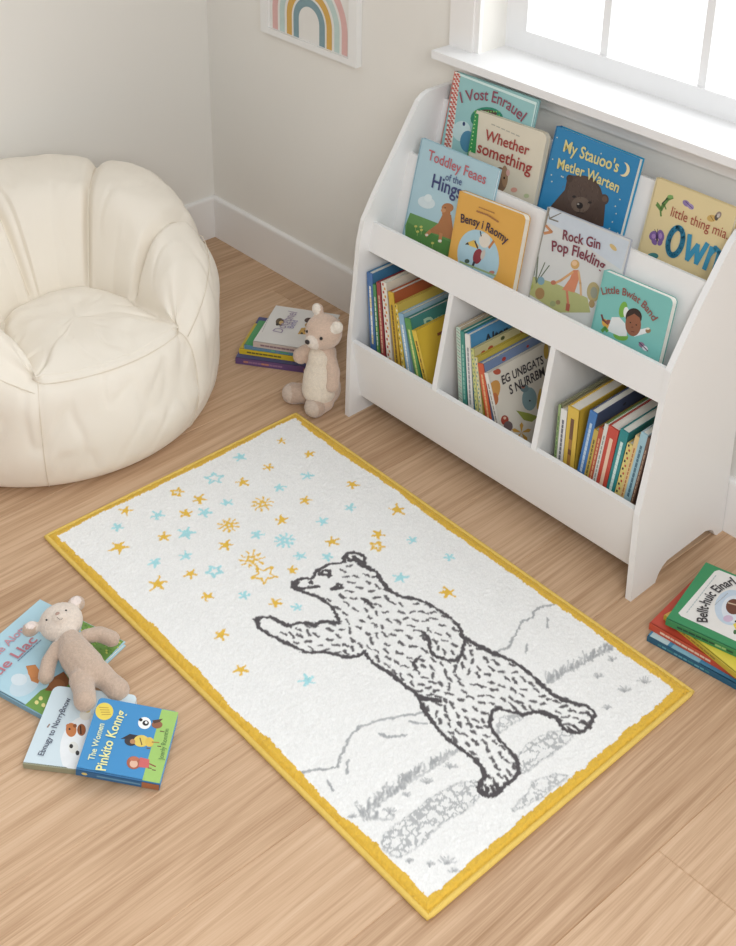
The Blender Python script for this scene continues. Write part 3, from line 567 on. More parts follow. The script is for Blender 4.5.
# stack at the back
GS = 'books stacked by the plush bear'
dx, dy = (-.540, .842), (-.842, -.540)
def stk(bl, w, h, t, z, rot, *a, **k):
    c, s_ = math.cos(R(rot)), math.sin(R(rot)); x = (dx[0] * c - dx[1] * s_, dx[0] * s_ + dx[1] * c); y = (-x[1], x[0])
    o = (bl[0] - y[0] * h, bl[1] - y[1] * h)
    return flat_book(o, x, w, h, t, z, *a, **k)
b = stk((.737, -.475), .25, .235, .021, .0005, 2, (78, 84, 140), 'purple book at the bottom of the stack by the plush bear', GS, spine=(104, 74, 130)); spine_marks(b, [(196, 130, 110), (150, 110, 150)])
b = stk((.727, -.452), .155, .222, .018, .022, 1, (212, 180, 50), 'yellow book second from the bottom of the stack by the plush bear', GS, spine=(230, 196, 30)); spine_marks(b, [(120, 110, 50)])
b = stk((.739, -.441), .150, .215, .014, .0405, 1, (74, 158, 96), 'blue and green book under the white one in the back stack', GS, spine=(90, 150, 180)); spine_marks(b, [(110, 190, 140), (90, 180, 110), (120, 150, 190)])
s = fart(b); s.poly([(0, .14), (.10, .16), (.06, .205), (0, .205)], (60, 160, 90), True); s.build('illustration', b)
b = stk((.766, -.427), .226, .215, .019, .055, 0, (226, 224, 220), 'white picture book on top of the stack by the plush bear', GS, spine=(206, 190, 180)); spine_marks(b, [(150, 120, 130)])
Z = (220, 290, 5.257); a = fart(b, Z)
a.el(315, 168, 22, 20, (92, 74, 52)); a.el(322, 172, 12, 10, (206, 172, 110)); a.el(300, 180, 7, 8, (60, 50, 40)); a.el(468, 160, 24, 14, (84, 64, 60)); a.el(460, 185, 14, 12, (190, 150, 90)); a.poly([(428, 200), (480, 195), (470, 235), (408, 232)], (206, 160, 74)); a.el(450, 215, 8, 6, (120, 80, 50)); a.el(430, 228, 7, 5, (60, 44, 36))
for i in range(10): a.st([(222 + i * 5, 220 - i * 11), (226 + i * 5, 212 - i * 11)], 2.5, (170, 166, 170))
a.build('illustration', b)
a = fart(b, Z); a.z = .0021; a.text('Dotgbnel', (325, 228), (408, 122), (168, 150, 178), hs=1.3, bold=0); a.text('Bend', (385, 205), (410, 165), (150, 140, 190), hs=1.2, bold=0); a.build('title', b)
# stack at the right
GR_ = 'books stacked at the foot of the bookcase'
def rst(L0, ang, w, h, t, z, *a, **k):
    y = (-math.cos(R(ang)), -math.sin(R(ang))); x = (y[1], -y[0]); o = (L0[0] - y[0] * h, L0[1] - y[1] * h)
    return flat_book(o, x, w, h, t, z, *a, **k)
b = rst((2.302, -.478), 7, .20, .25, .015, .0005, (60, 140, 180), 'blue book at the bottom of the floor stack right of the bookcase', GR_, spine=(28, 96, 130)); spine_marks(b, [(90, 170, 190), (60, 140, 150)])
s = fart(b); s.poly([(.002, .2), (.03, .2), (.03, .245), (.002, .245)], (176, 210, 214), True); s.poly([(.002, .12), (.016, .12), (.016, .19), (.002, .19)], (120, 180, 200), True); s.build('illustration', b)
b = rst((2.291, -.458), 5, .235, .262, .018, .016, (206, 66, 44), 'red book in the floor stack right of the bookcase', GR_, spine=(212, 74, 44)); spine_marks(b, [(240, 200, 170)])
b = rst((2.306, -.424), -8, .15, .24, .013, .0345, (226, 204, 56), 'yellow book under the green one in the right floor stack', GR_, spine=(200, 176, 44)); spine_marks(b, [(150, 120, 50)])
s = fart(b); s.poly([(0, .19), (.02, .205), (.03, .24), (0, .24)], (226, 170, 80), True); s.build('illustration', b)
b = rst((2.326, -.448), 12, .236, .25, .017, .048, (44, 146, 88), 'green bordered white picture book on top of the right floor stack', GR_, spine=(52, 140, 80)); spine_marks(b, [(30, 80, 60), (150, 190, 120)])
Z = (620, 540, 5.914); a = fart(b, Z)
a.poly([(345, 432), (560, 185), (585, 178), (900, 300), (900, 700), (560, 540), (360, 450)], (228, 226, 222))
a.poly([(705, 610), (900, 700), (900, 300), (890, 290)], (228, 226, 222)) if 0 else None
a.el(660, 400, 100, 105, (190, 208, 226), 0, 30); a.el(680, 410, 80, 82, (214, 222, 232), 0, 30); a.el(672, 395, 46, 46, (112, 62, 44)); a.st([(640, 372), (690, 385)], 10, (206, 180, 150)); a.el(640, 465, 30, 20, (206, 180, 206)); a.poly([(668, 500), (700, 480), (740, 510), (700, 560)], (226, 206, 60)); a.el(680, 545, 10, 14, (60, 110, 60)); a.el(684, 482, 6, 6, (30, 30, 30))
for i in range(16): a.st([(395 + i * 11, 430 - i * 14), (402 + i * 11, 420 - i * 14)], 6, (178, 190, 190))
for i in range(9): a.st([(560 + i * 9, 385 - i * 8), (566 + i * 9, 379 - i * 8)], 3, (150, 150, 150))
a.build('illustration', b)
a = fart(b, Z); a.z = .0021; a.text('Bellt-huic Einarl', (518, 492), (690, 262), (60, 56, 60), arc=.14, hs=1.35, bold=.02); a.build('title', b)
# ================================================================== RUG
RX, RY, RL, RW, RR = 1.0772, -.5162, 1.3902, .8154, -.01475
rug_m = Matrix.Translation((RX, RY, 0)) @ Matrix.Rotation(RR, 4, 'Z')
rug_i = rug_m.inverted(); RH = .011
def rl_(u, v):
    q = rug_i @ onz(u, v, RH); return np.array((q.x, -q.y))
gs_ = .0026; nx = int(RL / gs_) + 1; ny = int(RW / gs_) + 1
gx, gy = np.meshgrid(np.linspace(0, RL, nx), np.linspace(0, RW, ny), indexing='ij')
def smooth_noise(scale, amp, seed):
    r_ = np.random.RandomState(seed); a = r_.rand(int(RL / scale) + 3, int(RW / scale) + 3) - .5
    fx = gx / scale; fy = gy / scale; ix = fx.astype(int); iy = fy.astype(int); tx = fx - ix; ty = fy - iy
    return amp * 2 * (a[ix, iy] * (1 - tx) * (1 - ty) + a[ix + 1, iy] * tx * (1 - ty) + a[ix, iy + 1] * (1 - tx) * ty + a[ix + 1, iy + 1] * tx * ty)
jx = gx + smooth_noise(.0055, .0032, 1) + smooth_noise(.014, .0015, 5); jy = gy + smooth_noise(.0055, .0032, 2) + smooth_noise(.014, .0015, 6)
base = np.array(lin((240, 240, 238))[:3]); colr = np.tile(base, (nx, ny, 1)); hgt = np.zeros((nx, ny))
def segd(P, Q, X, Y):
    d = Q - P; l2 = d @ d + 1e-12; t = np.clip(((X - P[0]) * d[0] + (Y - P[1]) * d[1]) / l2, 0, 1)
    return np.hypot(X - P[0] - t * d[0], Y - P[1] - t * d[1])
def win_(P, Q, m):
    i0 = max(0, int((min(P[0], Q[0]) - m) / RL * (nx - 1))); i1 = min(nx, int((max(P[0], Q[0]) + m) / RL * (nx - 1)) + 2)
    j0 = max(0, int((min(P[1], Q[1]) - m) / RW * (ny - 1))); j1 = min(ny, int((max(P[1], Q[1]) + m) / RW * (ny - 1)) + 2)
    return slice(i0, i1), slice(j0, j1)
def paint(mask, sl, c, a=1.):
    k = (mask * a)[..., None]; colr[sl] = colr[sl] * (1 - k) + np.array(lin(c)[:3]) * k
def stroke(pts, w, c, a=1., jit=True):
    for P, Q in zip(pts[:-1], pts[1:]):
        sl = win_(P, Q, w + .008)
        if sl[0].stop <= sl[0].start or sl[1].stop <= sl[1].start: continue
        d = segd(P, Q, (jx if jit else gx)[sl], (jy if jit else gy)[sl]); paint(np.clip((w / 2 - d) / .0022 + .5, 0, 1), sl, c, a)
def zs(zoom, pts):
    x0, y0, k = zoom; return [rl_(x0 + x / k, y0 + y / k) for x, y in pts]
Z1 = (240, 540, 4.907); Z2 = (350, 560, 4.907); Z3 = (400, 640, 4.907); Z4 = (480, 600, 3.505); Z5 = (290, 690, 3.505); Z6 = (90, 430, 4.6); Z7 = (220, 420, 4.6); Z8 = (330, 450, 4.6); Z9 = (200, 560, 6.757)
# yellow pile border with a wandering inner edge
d_edge = np.minimum(np.minimum(gx, RL - gx), np.minimum(gy, RW - gy))
bw = .0255 + smooth_noise(.11, .0065, 11) + smooth_noise(.02, .003, 12) + smooth_noise(.006, .0015, 13)
bw = np.where(gx < .05, bw * .8, bw)
YEL = (226, 184, 72)
allsl = (slice(0, nx), slice(0, ny))
# greys: hills, grass strips, scribbled ground
GREY = (164, 166, 168)
def spline(pts, n=6):
    out = []; P = [pts[0]] + list(pts) + [pts[-1]]
    for i in range(1, len(P) - 2):
        for k in range(n):
            t = k / n; out.append(.5 * ((2 * P[i]) + (-P[i - 1] + P[i + 1]) * t + (2 * P[i - 1] - 5 * P[i] + 4 * P[i + 1] - P[i + 2]) * t * t + (-P[i - 1] + 3 * P[i] - 3 * P[i + 1] + P[i + 2]) * t ** 3))
    out.append(pts[-1]); return out
for zz, pts in [(Z5, [(40, 290), (80, 280), (130, 275), (165, 272)]), (Z5, [(165, 272), (180, 225), (205, 175), (240, 130)]), (Z5, [(240, 130), (300, 110), (370, 95), (430, 85), (480, 80)]), (Z5, [(310, 150), (350, 165), (410, 155)]), (Z5, [(207, 250), (197, 290)]), (Z5, [(130, 320), (150, 350)]), (Z5, [(420, 112), (480, 118)]),
                (Z4, [(60, 182), (100, 165), (112, 145), (130, 110), (150, 75)]), (Z4, [(150, 75), (180, 62), (190, 40), (220, 25), (262, 15)]), (Z4, [(236, 65), (238, 100)]), (Z4, [(165, 155), (163, 185)])]:
    stroke(spline(zs(zz, pts)), .0055, GREY, .75)
def inpoly(P, X, Y):
    m_ = np.zeros(X.shape, bool); n = len(P); j = n - 1
    for i in range(n):
        c_ = ((P[i][1] > Y) != (P[j][1] > Y)) & (X < (P[j][0] - P[i][0]) * (Y - P[i][1]) / (P[j][1] - P[i][1] + 1e-12) + P[i][0]); m_ ^= c_; j = i
    return m_
scr = smooth_noise(.0125, 1, 21) + smooth_noise(.005, .25, 22)
scr2 = smooth_noise(.0165, 1, 25) + smooth_noise(.006, .3, 26)
def scribble(pts, dens, a):
    P = spline(zs(*pts) + [zs(*pts)[0]]); m_ = inpoly(P, jx, jy); paint((m_ & ((np.abs(scr) < .15) | (np.abs(scr2) < .11))).astype(float), allsl, GREY, a)
    paint(m_.astype(float), allsl, GREY, .06)
    stroke(P, .0040, GREY, .35)
scribble((Z5, [(320, 530), (350, 490), (430, 430), (520, 360), (600, 325), (660, 320), (665, 370), (600, 430), (520, 480), (460, 540), (390, 585), (340, 570)]), -.1, .75)
scribble((Z4, [(130, 560), (160, 510), (230, 470), (300, 458), (325, 478), (280, 520), (220, 560), (160, 602), (135, 602)]), -.15, .75)
scribble((Z4, [(170, 680), (185, 640), (255, 612), (305, 618), (260, 660), (200, 700), (120, 740), (130, 715)]), -.1, .7)
scribble((Z4, [(60, 440), (80, 410), (130, 405), (150, 410), (90, 450), (65, 465)]), 0, .7)
def grassline(zz, A, Bq, n, up, sd, hmax):
    r_ = random.Random(sd)
    for i in range(n):
        t = r_.random(); x = A[0] + (Bq[0] - A[0]) * t + r_.uniform(-8, 8); y = A[1] + (Bq[1] - A[1]) * t + r_.uniform(-8, 8); l = r_.uniform(.3, 1) * hmax
        stroke(zs(zz, [(x, y), (x + r_.uniform(-10, 10), y - l * up)]), .0034, GREY, .65)
grassline(Z5, (245, 440), (420, 320), 60, 1, 1, 46); grassline(Z5, (400, 320), (590, 215), 60, 1, 2, 30)
grassline(Z4, (230, 295), (460, 170), 80, 1, 3, 34); grassline(Z5, (260, 450), (360, 440), 22, 1, 4, 24)
for q in [(Z5, (290, 420), (350, 370)), (Z5, (350, 370), (560, 235)), (Z4, (230, 292), (455, 170)), (Z5, (270, 450), (360, 455))]: stroke(zs(q[0], [q[1], q[2]]), .006, GREY, .5)
for zz, x, y, s_ in [(Z5, 550, 610, 34), (Z5, 575, 640, 20), (Z5, 490, 612, 14), (Z5, 420, 605, 14), (Z5, 480, 325, 24), (Z5, 560, 275, 24), (Z5, 410, 370, 16), (Z5, 350, 430, 24), (Z4, 462, 212, 16), (Z4, 415, 272, 18), (Z4, 505, 322, 26), (Z4, 575, 290, 26), (Z4, 445, 382, 16), (Z5, 220, 445, 16)]:
    for k in range(6):
        q = R(-160 + k * 28 + random.uniform(-8, 8)); stroke(zs(zz, [(x, y), (x + s_ * math.cos(q), y + s_ * .8 * math.sin(q))]), .0034, GREY, .7)
# bear
DK = (86, 82, 84); BWD = .0092
outl = [
 (Z1, [(72, 388), (95, 385), (120, 378), (160, 385), (205, 408), (235, 420), (280, 408), (330, 408), (360, 418), (400, 405), (450, 403), (490, 408)]),
 (Z1, [(75, 395), (90, 428), (130, 455), (200, 495), (260, 520), (320, 550), (380, 550), (440, 555), (520, 575), (570, 568), (605, 555)]),
 (Z1, [(100, 382), (84, 400), (92, 430)]),
 (Z1, [(260, 208), (300, 190), (350, 188), (370, 160), (400, 135), (440, 120), (500, 110), (515, 90)]),
 (Z1, [(518, 108), (510, 85), (530, 68), (565, 62), (600, 72), (612, 98), (602, 128), (578, 112), (562, 95), (545, 102), (528, 84)]),
 (Z1, [(560, 80), (580, 100), (600, 112)]),
 (Z1, [(262, 205), (258, 225), (275, 245), (290, 240), (272, 225), (288, 205)]),
 (Z1, [(270, 212), (278, 236)]),
 (Z1, [(290, 243), (330, 235), (390, 225)]),
 (Z1, [(295, 250), (340, 265), (385, 280), (420, 305), (455, 335), (475, 370), (490, 408)]),
 (Z1, [(390, 168), (408, 152), (432, 150), (442, 166), (435, 182)]), (Z1, [(400, 172), (428, 170)]),
 (Z1, [(450, 240), (475, 226)]), (Z1, [(470, 242), (500, 232)]), (Z1, [(478, 216), (498, 222)]), (Z1, [(345, 205), (352, 212)]),
 (Z1, [(610, 125), (640, 145), (670, 160), (690, 195), (715, 225), (736, 250)]),
 (Z2, [(75, 30), (115, 50), (145, 80), (165, 120), (190, 150), (230, 170), (290, 185), (350, 200), (400, 225), (450, 255), (500, 290), (530, 320), (545, 350), (550, 375)]),
 (Z2, [(550, 375), (600, 400), (660, 435), (736, 470)]),
 (Z2, [(550, 372), (562, 395), (558, 420), (550, 460), (520, 490), (480, 488), (430, 475), (400, 450), (390, 410), (380, 380), (355, 355)]),
 (Z2, [(75, 450), (95, 485), (140, 525), (190, 550), (230, 585), (280, 625), (320, 655), (345, 690), (370, 736)]),
 (Z2, [(320, 650), (360, 680), (400, 688), (440, 690)]), (Z2, [(320, 530), (315, 505), (345, 475)]), (Z2, [(55, 190), (90, 205), (108, 235)]),
 (Z3, [(335, 0), (400, 40), (470, 70), (540, 100), (600, 140), (650, 180), (690, 215), (736, 250)]),
 (Z3, [(85, 265), (100, 300), (120, 345), (150, 390), (190, 440), (240, 490), (290, 530), (340, 565), (385, 605), (410, 645), (405, 690), (392, 730)]),
 (Z3, [(85, 270), (130, 285), (195, 298)]),
 (Z3, [(736, 380), (700, 360), (660, 355), (600, 365), (540, 350), (490, 340), (465, 348), (450, 370), (445, 410), (460, 450), (490, 490), (540, 540), (575, 590), (580, 640), (560, 680), (520, 710), (480, 735)]),
 (Z4, [(200, 288), (240, 320), (290, 350), (340, 365), (380, 375), (404, 402), (395, 420), (385, 440), (350, 465), (310, 462), (285, 440), (270, 415), (240, 400), (210, 390)]),
 (Z4, [(330, 438), (350, 466)]), (Z4, [(358, 422), (385, 446)]), (Z4, [(375, 395), (398, 415)]), (Z4, [(312, 448), (326, 464)]),
 (Z5, [(672, 272), (685, 300), (668, 320), (664, 345), (690, 372), (720, 365), (745, 348)]), (Z5, [(690, 345), (692, 370)]), (Z5, [(708, 340), (715, 366)]), (Z5, [(726, 330), (736, 354)]),
]
# closed silhouette for the fur (photo pixels)
sil = [(318, 583), (345, 566), (368, 562), (378, 580), (390, 592), (410, 597), (430, 605), (450, 618), (461, 634), (485, 650), (510, 660), (530, 675), (545, 690), (575, 703), (592, 712), (586, 722), (570, 728), (560, 722), (548, 713), (530, 711), (505, 710), (492, 716), (491, 728), (500, 742), (514, 756), (518, 770), (510, 783), (490, 792), (483, 785), (482, 770), (468, 752), (448, 735), (432, 715), (420, 698), (405, 684), (388, 672), (370, 658), (363, 651), (345, 654), (318, 651), (295, 643), (278, 632), (285, 625), (310, 624), (340, 623), (338, 610), (325, 598)]
silr = [rl_(*p) for p in sil]
guides = [((330, 640), 8), ((300, 632), 30), ((350, 590), 5), ((365, 600), 20), ((375, 620), 40), ((350, 615), 70), ((375, 650), 60), ((400, 610), 15), ((430, 620), 10), ((395, 640), 15), ((410, 660), 25), ((400, 680), 50), ((430, 690), 5), ((440, 670), 75), ((470, 670), 80), ((500, 670), 10), ((480, 690), 15), ((430, 720), 75), ((460, 740), 50), ((490, 765), 60), ((520, 690), 25), ((555, 710), 15), ((575, 715), 20), ((440, 650), 80), ((445, 632), 20)]
gp = np.array([g[0] for g in guides], float); ga = np.radians([g[1] * 2 for g in guides])
pts_ = []
r_ = random.Random(5); tries = 0
sx0, sx1, sy0, sy1 = 280, 590, 565, 790
holes = [((333, 584), 15), ((312, 588), 14), ((270, 630), 12)]
while tries < 9000:
    tries += 1; u = r_.uniform(sx0, sx1); v = r_.uniform(sy0, sy1)
    if any(math.hypot((u - q[0]), v - q[1]) < rr for q, rr in holes): continue
    if any((u - a_) ** 2 + ((v - b_) * 1.25) ** 2 < 7.9 ** 2 for a_, b_ in pts_): continue
    P = rl_(u, v)
    if not inpoly(silr, np.array([P[0]]), np.array([P[1]]))[0]: continue
    pts_.append((u, v))
for u, v in pts_:
    w_ = 1 / (((gp[:, 0] - u) ** 2 + (gp[:, 1] - v) ** 2) + 60) ** 1.5; an = .5 * math.atan2((w_ * np.sin(ga)).sum(), (w_ * np.cos(ga)).sum()) + r_.uniform(-.55, .55)
    l = r_.uniform(1.9, 3.4); c_, s_ = math.cos(an) * l, math.sin(an) * l
    stroke([rl_(u - c_, v - s_), rl_(u + c_, v + s_)], .0068, DK, .95)
for zz, P in outl: stroke(spline(zs(zz, P)), BWD, DK, .97)
# stars
SY = (232, 190, 76); SB = (170, 222, 228)
def star(zz, x, y, c, s_, kind='s'):
    P = zs(zz, [(x, y)])[0]; c = SY if c == 'y' else SB; a0 = random.uniform(0, 6.28)
    if kind == 's':
        V = [P + s_ * (random.uniform(.9, 1.15) if k % 2 == 0 else .46) * np.array((math.cos(a0 + k * .6283), math.sin(a0 + k * .6283))) for k in range(10)]
        sl = win_(P, P, .04); paint(inpoly(V, jx[sl], jy[sl]).astype(float), sl, c)
        for k in range(5):
            q = a0 + k * 1.2566; stroke([P, P + s_ * random.uniform(.9, 1.15) * np.array((math.cos(q), math.sin(q)))], .0060, c)
        stroke([P, P + .0001], .012, c)
    else:
        V = []
        for k in range(10):
            q = a0 + k * .6283; V.append(P + s_ * (1 if k % 2 == 0 else .48) * np.array((math.cos(q), math.sin(q))))
        V.append(V[0]); stroke(V, .0062, c)
        if kind == 'b':
            for k in range(10):
                q = a0 + k * .6283 + .3; d = np.array((math.cos(q), math.sin(q))); stroke([P + d * s_ * 1.35, P + d * s_ * 2.0], .0056, c)
SM = .0165
for zz, x, y, c, s_, k in [(Z6, 163, 373, 'y', SM, 's'), (Z6, 310, 392, 'b', SM, 's'), (Z6, 690, 125, 'b', SM, 's'), (Z6, 572, 222, 'b', .024, 'o'), (Z6, 703, 240, 'y', SM, 's'), (Z6, 400, 287, 'y', .017, 'o'), (Z6, 502, 318, 'y', SM, 's'), (Z6, 630, 335, 'b', .013, 's'), (Z6, 440, 383, 'y', .015, 's'), (Z6, 527, 378, 'b', SM * 1.1, 's'), (Z6, 640, 438, 'y', .013, 'b'), (Z6, 125, 448, 'b', .015, 's'), (Z6, 133, 540, 'y', .023, 's'), (Z6, 340, 492, 'y', SM, 's'), (Z6, 443, 475, 'b', .022, 's'), (Z6, 625, 530, 'y', SM * 1.1, 's'), (Z6, 440, 580, 'b', .014, 's'), (Z6, 300, 612, 'b', .015, 's'), (Z6, 572, 650, 'b', .021, 'o'), (Z6, 463, 665, 'y', .015, 's'), (Z6, 312, 710, 'y', .023, 's'),
    (Z7, 283, 97, 'y', .012, 's'), (Z7, 412, 158, 'y', .015, 's'), (Z7, 222, 217, 'y', .014, 's'), (Z7, 403, 257, 'b', .014, 's'), (Z7, 275, 312, 'b', .014, 's'), (Z7, 608, 298, 'y', .016, 's'), (Z7, 195, 385, 'y', .014, 'b'), (Z7, 392, 370, 'y', .015, 's'), (Z7, 597, 403, 'b', .013, 's'), (Z7, 285, 460, 'y', SM, 's'), (Z7, 472, 465, 'b', .014, 's'), (Z7, 168, 527, 'b', .015, 's'), (Z7, 297, 553, 'b', .013, 'b'), (Z7, 517, 557, 'y', .017, 's'), (Z7, 145, 640, 'y', .015, 'b'), (Z7, 367, 625, 'b', .013, 's'), (Z7, 492, 628, 'b', .013, 's'), (Z7, 333, 690, 'y', .012, 's'), (Z7, 205, 712, 'y', .032, 'o'),
    (Z8, 310, 275, 'y', .020, 's'), (Z8, 220, 388, 'y', .018, 's'), (Z8, 217, 443, 'y', .018, 'o'), (Z8, 377, 413, 'b', .011, 's'), (Z8, 550, 493, 'b', .011, 's'), (Z8, 322, 588, 'b', .018, 's'), (Z8, 540, 655, 'y', .019, 's'),
    (Z9, 48, 248, 'y', .014, 's'), (Z9, 300, 238, 'b', .012, 's'), (Z9, 508, 290, 'y', .013, 's'), (Z9, 655, 320, 'b', .012, 's'), (Z9, 143, 508, 'y', .016, 's'), (Z9, 280, 742, 'y', .015, 's'), (Z1, 330, 690, 'b', .016, 's')]:
    star(zz, x, y, c, s_, k)
# border last
mk = (d_edge < bw).astype(float); paint(mk, allsl, YEL, 1)
colr *= (1 + (rng.rand(nx, ny, 1) - .5) * .10); colr = np.clip(colr, 0, 1)
hz = RH - .001 + rng.rand(nx, ny) * .0024 + smooth_noise(.008, .0006, 31) + smooth_noise(.35, .0012, 32) + mk * .0010
hz = np.where(mk > 0, hz + (rng.rand(nx, ny) - .5) * .003, hz)
groove = np.clip(1 - np.abs(d_edge - .0085) / .0035, 0, 1); hz -= groove * .006
hz = np.where(d_edge < .004, .004, hz)
V = np.stack([gx.ravel(), -gy.ravel(), hz.ravel()], 1)
idx = np.arange(nx * ny).reshape(nx, ny)
Fq = np.stack([idx[:-1, :-1].ravel(), idx[:-1, 1:].ravel(), idx[1:, 1:].ravel(), idx[1:, :-1].ravel()], 1)
me = bpy.data.meshes.new('rug'); me.vertices.add(len(V)); me.vertices.foreach_set('co', V.ravel())
me.loops.add(Fq.size); me.loops.foreach_set('vertex_index', Fq.ravel()); me.polygons.add(len(Fq)); me.polygons.foreach_set('loop_start', np.arange(len(Fq)) * 4); me.polygons.foreach_set('loop_total', np.full(len(Fq), 4)); me.update(calc_edges=True); me.validate()
if me.polygons[0].normal.z < 0: me.flip_normals()
me.polygons.foreach_set('use_smooth', [True] * len(me.polygons))
ca = me.color_attributes.new('Col', 'FLOAT_COLOR', 'POINT'); ca.data.foreach_set('color', np.concatenate([colr.reshape(-1, 3), np.ones((nx * ny, 1))], 1).ravel())
RUGM = vcmat('wool_pile', .95, bump=.5, bscale=500, sheen=.2, spec=.1, var=.03, vscale=20); me.materials.append(RUGM)
rug = empty('rug', rug_m, 'white rug with a bear, stars and yellow border lying on the wooden floor', 'rug')
pile = link(bpy.data.objects.new('pile', me), rug)
box('backing', (.004, -RW + .004, .0005), (RL - .004, -.004, .005), M((150, 120, 60), .9, 'jute'), rug, w=0)
bind = []
for (xa_, ya_), (xb_, yb_) in [((0, 0), (RL, 0)), ((RL, 0), (RL, -RW)), ((RL, -RW), (0, -RW)), ((0, -RW), (0, 0))]:
    for i in range(60): t = i / 60; bind.append((xa_ + (xb_ - xa_) * t, ya_ + (yb_ - ya_) * t, .0068))
tube('binding', bind, .0062, mat('yellow_binding', (232, 198, 100), .85, bump=.8, bscale=500, var=.08, vscale=120), rug, closed=True)
# ================================================================== BEAN BAG CHAIR
FAB = mat('cream_canvas', (240, 232, 218), .88, bump=.35, bscale=900, sheen=.15, spec=.2, var=.015, vscale=6)
SEAMM = mat('canvas_piping', (228, 217, 200), .9, bump=.2)
bag = empty('bean_bag_chair', Matrix.Translation((.517, -.985, 0)) @ Matrix.Rotation(R(-4), 4, 'Z'), 'cream bean bag armchair with seamed backrest standing in the room corner', 'chair')
def sst(x, a, b): t = min(1, max(0, (x - a) / (b - a))); return t * t * (3 - 2 * t)
SEP, SEN = [28, 78, 128, 188], [28, 75, 122, 172]
WC = Vector((.20, 0, .366))
JT = [(0, .425, 0), (26, .385, .190), (30, .392, .212), (45, .325, .208), (61, .245, .204), (78, .165, .196), (100, .085, .178), (128, .015, .132), (155, -.020, .065), (180, -.028, 0)]
def bagprof(th):
    dd = math.degrees(th); d = abs(dd); sg = 1 if dd >= 0 else -1; S_ = SEP if dd > 0 else SEN
    ct, st_ = math.cos(th), math.sin(th)
    H = .352 + .105 * sst(d, 25, 54) + .138 * sst(d, 44, 116)
    P = max(math.exp(-((d - s_) / 2.6) ** 2) for s_ in S_[1:]) if d > 40 else 0
    lobe = 0
    for s0, s1 in zip(S_[:-1], S_[1:]):
        if s0 < d <= s1: lobe = max(0, math.sin(math.pi * (d - s0) / (s1 - s0))) ** .5
    a_ = sst(d, 25, 40); H += (lobe * .014 - P * .020) * a_
    ro = (.006 * lobe - .014 * P) * a_
    for (d0, x0, y0), (d1, x1, y1) in zip(JT[:-1], JT[1:]):
        if d0 <= d <= d1:
            t = (d - d0) / (d1 - d0)
            if d0 == 0: q = math.radians(d); J = Vector((.427 * math.cos(q), .427 * math.sin(q), 0))
            else: J = Vector((x0 + (x1 - x0) * t, y0 + (y1 - y0) * t, 0))
    J.y *= sg
    b = sst(d, 25, 33)
    out = [(0, 0), (.31, 0), (.42, .004), (.472, .035), (.497, .12), (.498, .20)]
    fo = [(.486, .27), (.470, .315), (.452, .336)]; bo = [(.494 + ro, .22 + (H - .22) * .45), (.470 + ro, .22 + (H - .22) * .78), (.425 + ro, H - .014)]
    out += [(f[0] + (k[0] - f[0]) * b, f[1] + (k[1] - f[1]) * b) for f, k in zip(fo, bo)]
    P3 = [Vector((r_ * ct, r_ * st_, z_)) for r_, z_ in out]
    sh = P3[-1].copy(); zj = .352 - .036 * sst(d, 28, 120)
    inw = (WC - sh); inw.z = 0; inw.normalize(); bu = (.018 * lobe - .024 * P) * a_
    for t, zf, zb in ((.34, .345, H), (.64, .349, H - .030), (.86, .352, zj + (H - zj) * .42)):
        q = sh.lerp(J, t) + inw * bu; q.z = zf + (zb - zf) * b; P3.append(q)
    q = J + inw * bu * .4; q.z = .355 + (zj - .355) * b; P3.append(q)
    for t, z_ in ((.16, .366 - .014 * b), (.5, .374 - .004 * b), (1, .368)):
        q = J.lerp(WC, t); q.z = z_; P3.append(q)
    return P3
NT = 360; V = []; F = []; SUB = 5
for i in range(NT):
    th = -math.pi + 2 * math.pi * i / NT; P = spline(bagprof(th), SUB); rad = Vector((math.cos(th), math.sin(th), 0))
    fs = math.exp(-((abs(math.degrees(th)) - 28) / 1.2) ** 2)
    for j, p in enumerate(P):
        nz = noise.noise(Vector((p.x * 7, p.y * 7, p.z * 9))) * .009 + noise.noise(Vector((p.x * 17 + 3, p.y * 17, p.z * 10))) * .0045
        wr = abs(noise.noise(Vector((p.x * 11 + p.z * 6, p.y * 11 - p.z * 5, p.z * 4 + 9)))); nz -= .006 * max(0, .16 - wr) / .16
        up_ = sst(p.z, .02, .1); tocen = sst(j, 7 * SUB, 9 * SUB)
        d_ = rad * (nz * (1 - tocen) - .004 * fs * (1 if 3 * SUB < j < 8 * SUB else 0)) * up_
        V.append((p.x + d_.x, p.y + d_.y, max(p.z + (nz if j > 8 * SUB else nz * .3) * up_, .0005)))
npf = len(P)
for i in range(NT):
    for j in range(npf - 1): F.append((i * npf + j, ((i + 1) % NT) * npf + j, ((i + 1) % NT) * npf + j + 1, i * npf + j + 1))
bm = bmesh.new(); vs = [bm.verts.new(v) for v in V]
for f in F: bm.faces.new([vs[k] for k in f])
bmesh.ops.remove_doubles(bm, verts=bm.verts, dist=.0004)
body = frombm('body', bm, FAB, bag, smooth=True)
md = body.modifiers.new('sub', 'SUBSURF'); md.levels = 1; md.render_levels = 1
def bpt(deg, jj, off=.0015):
    th = R(deg); P = spline(bagprof(th), SUB); j = min(int(jj * SUB), len(P) - 1); p = P[j]; t = (P[min(j + 1, len(P) - 1)] - P[max(j - 1, 0)]).normalized()
    n = Vector((-math.sin(th), math.cos(th), 0)).cross(t).normalized(); return p + n * off
tube('seam', [bpt(d, 8) for d in range(-30, 31, 2)], .0015, SEAMM, bag, seg=6)
for s in (28, -28): tube('seam', [bpt(s, j / 5, .0005) for j in range(12, 41)], .0013, SEAMM, bag, seg=6)
for s in (78, -75, 128, -122, -172): tube('seam', [bpt(s, j / 5, -.001) for j in range(22, 60)], .0022, SEAMM, bag, seg=6)
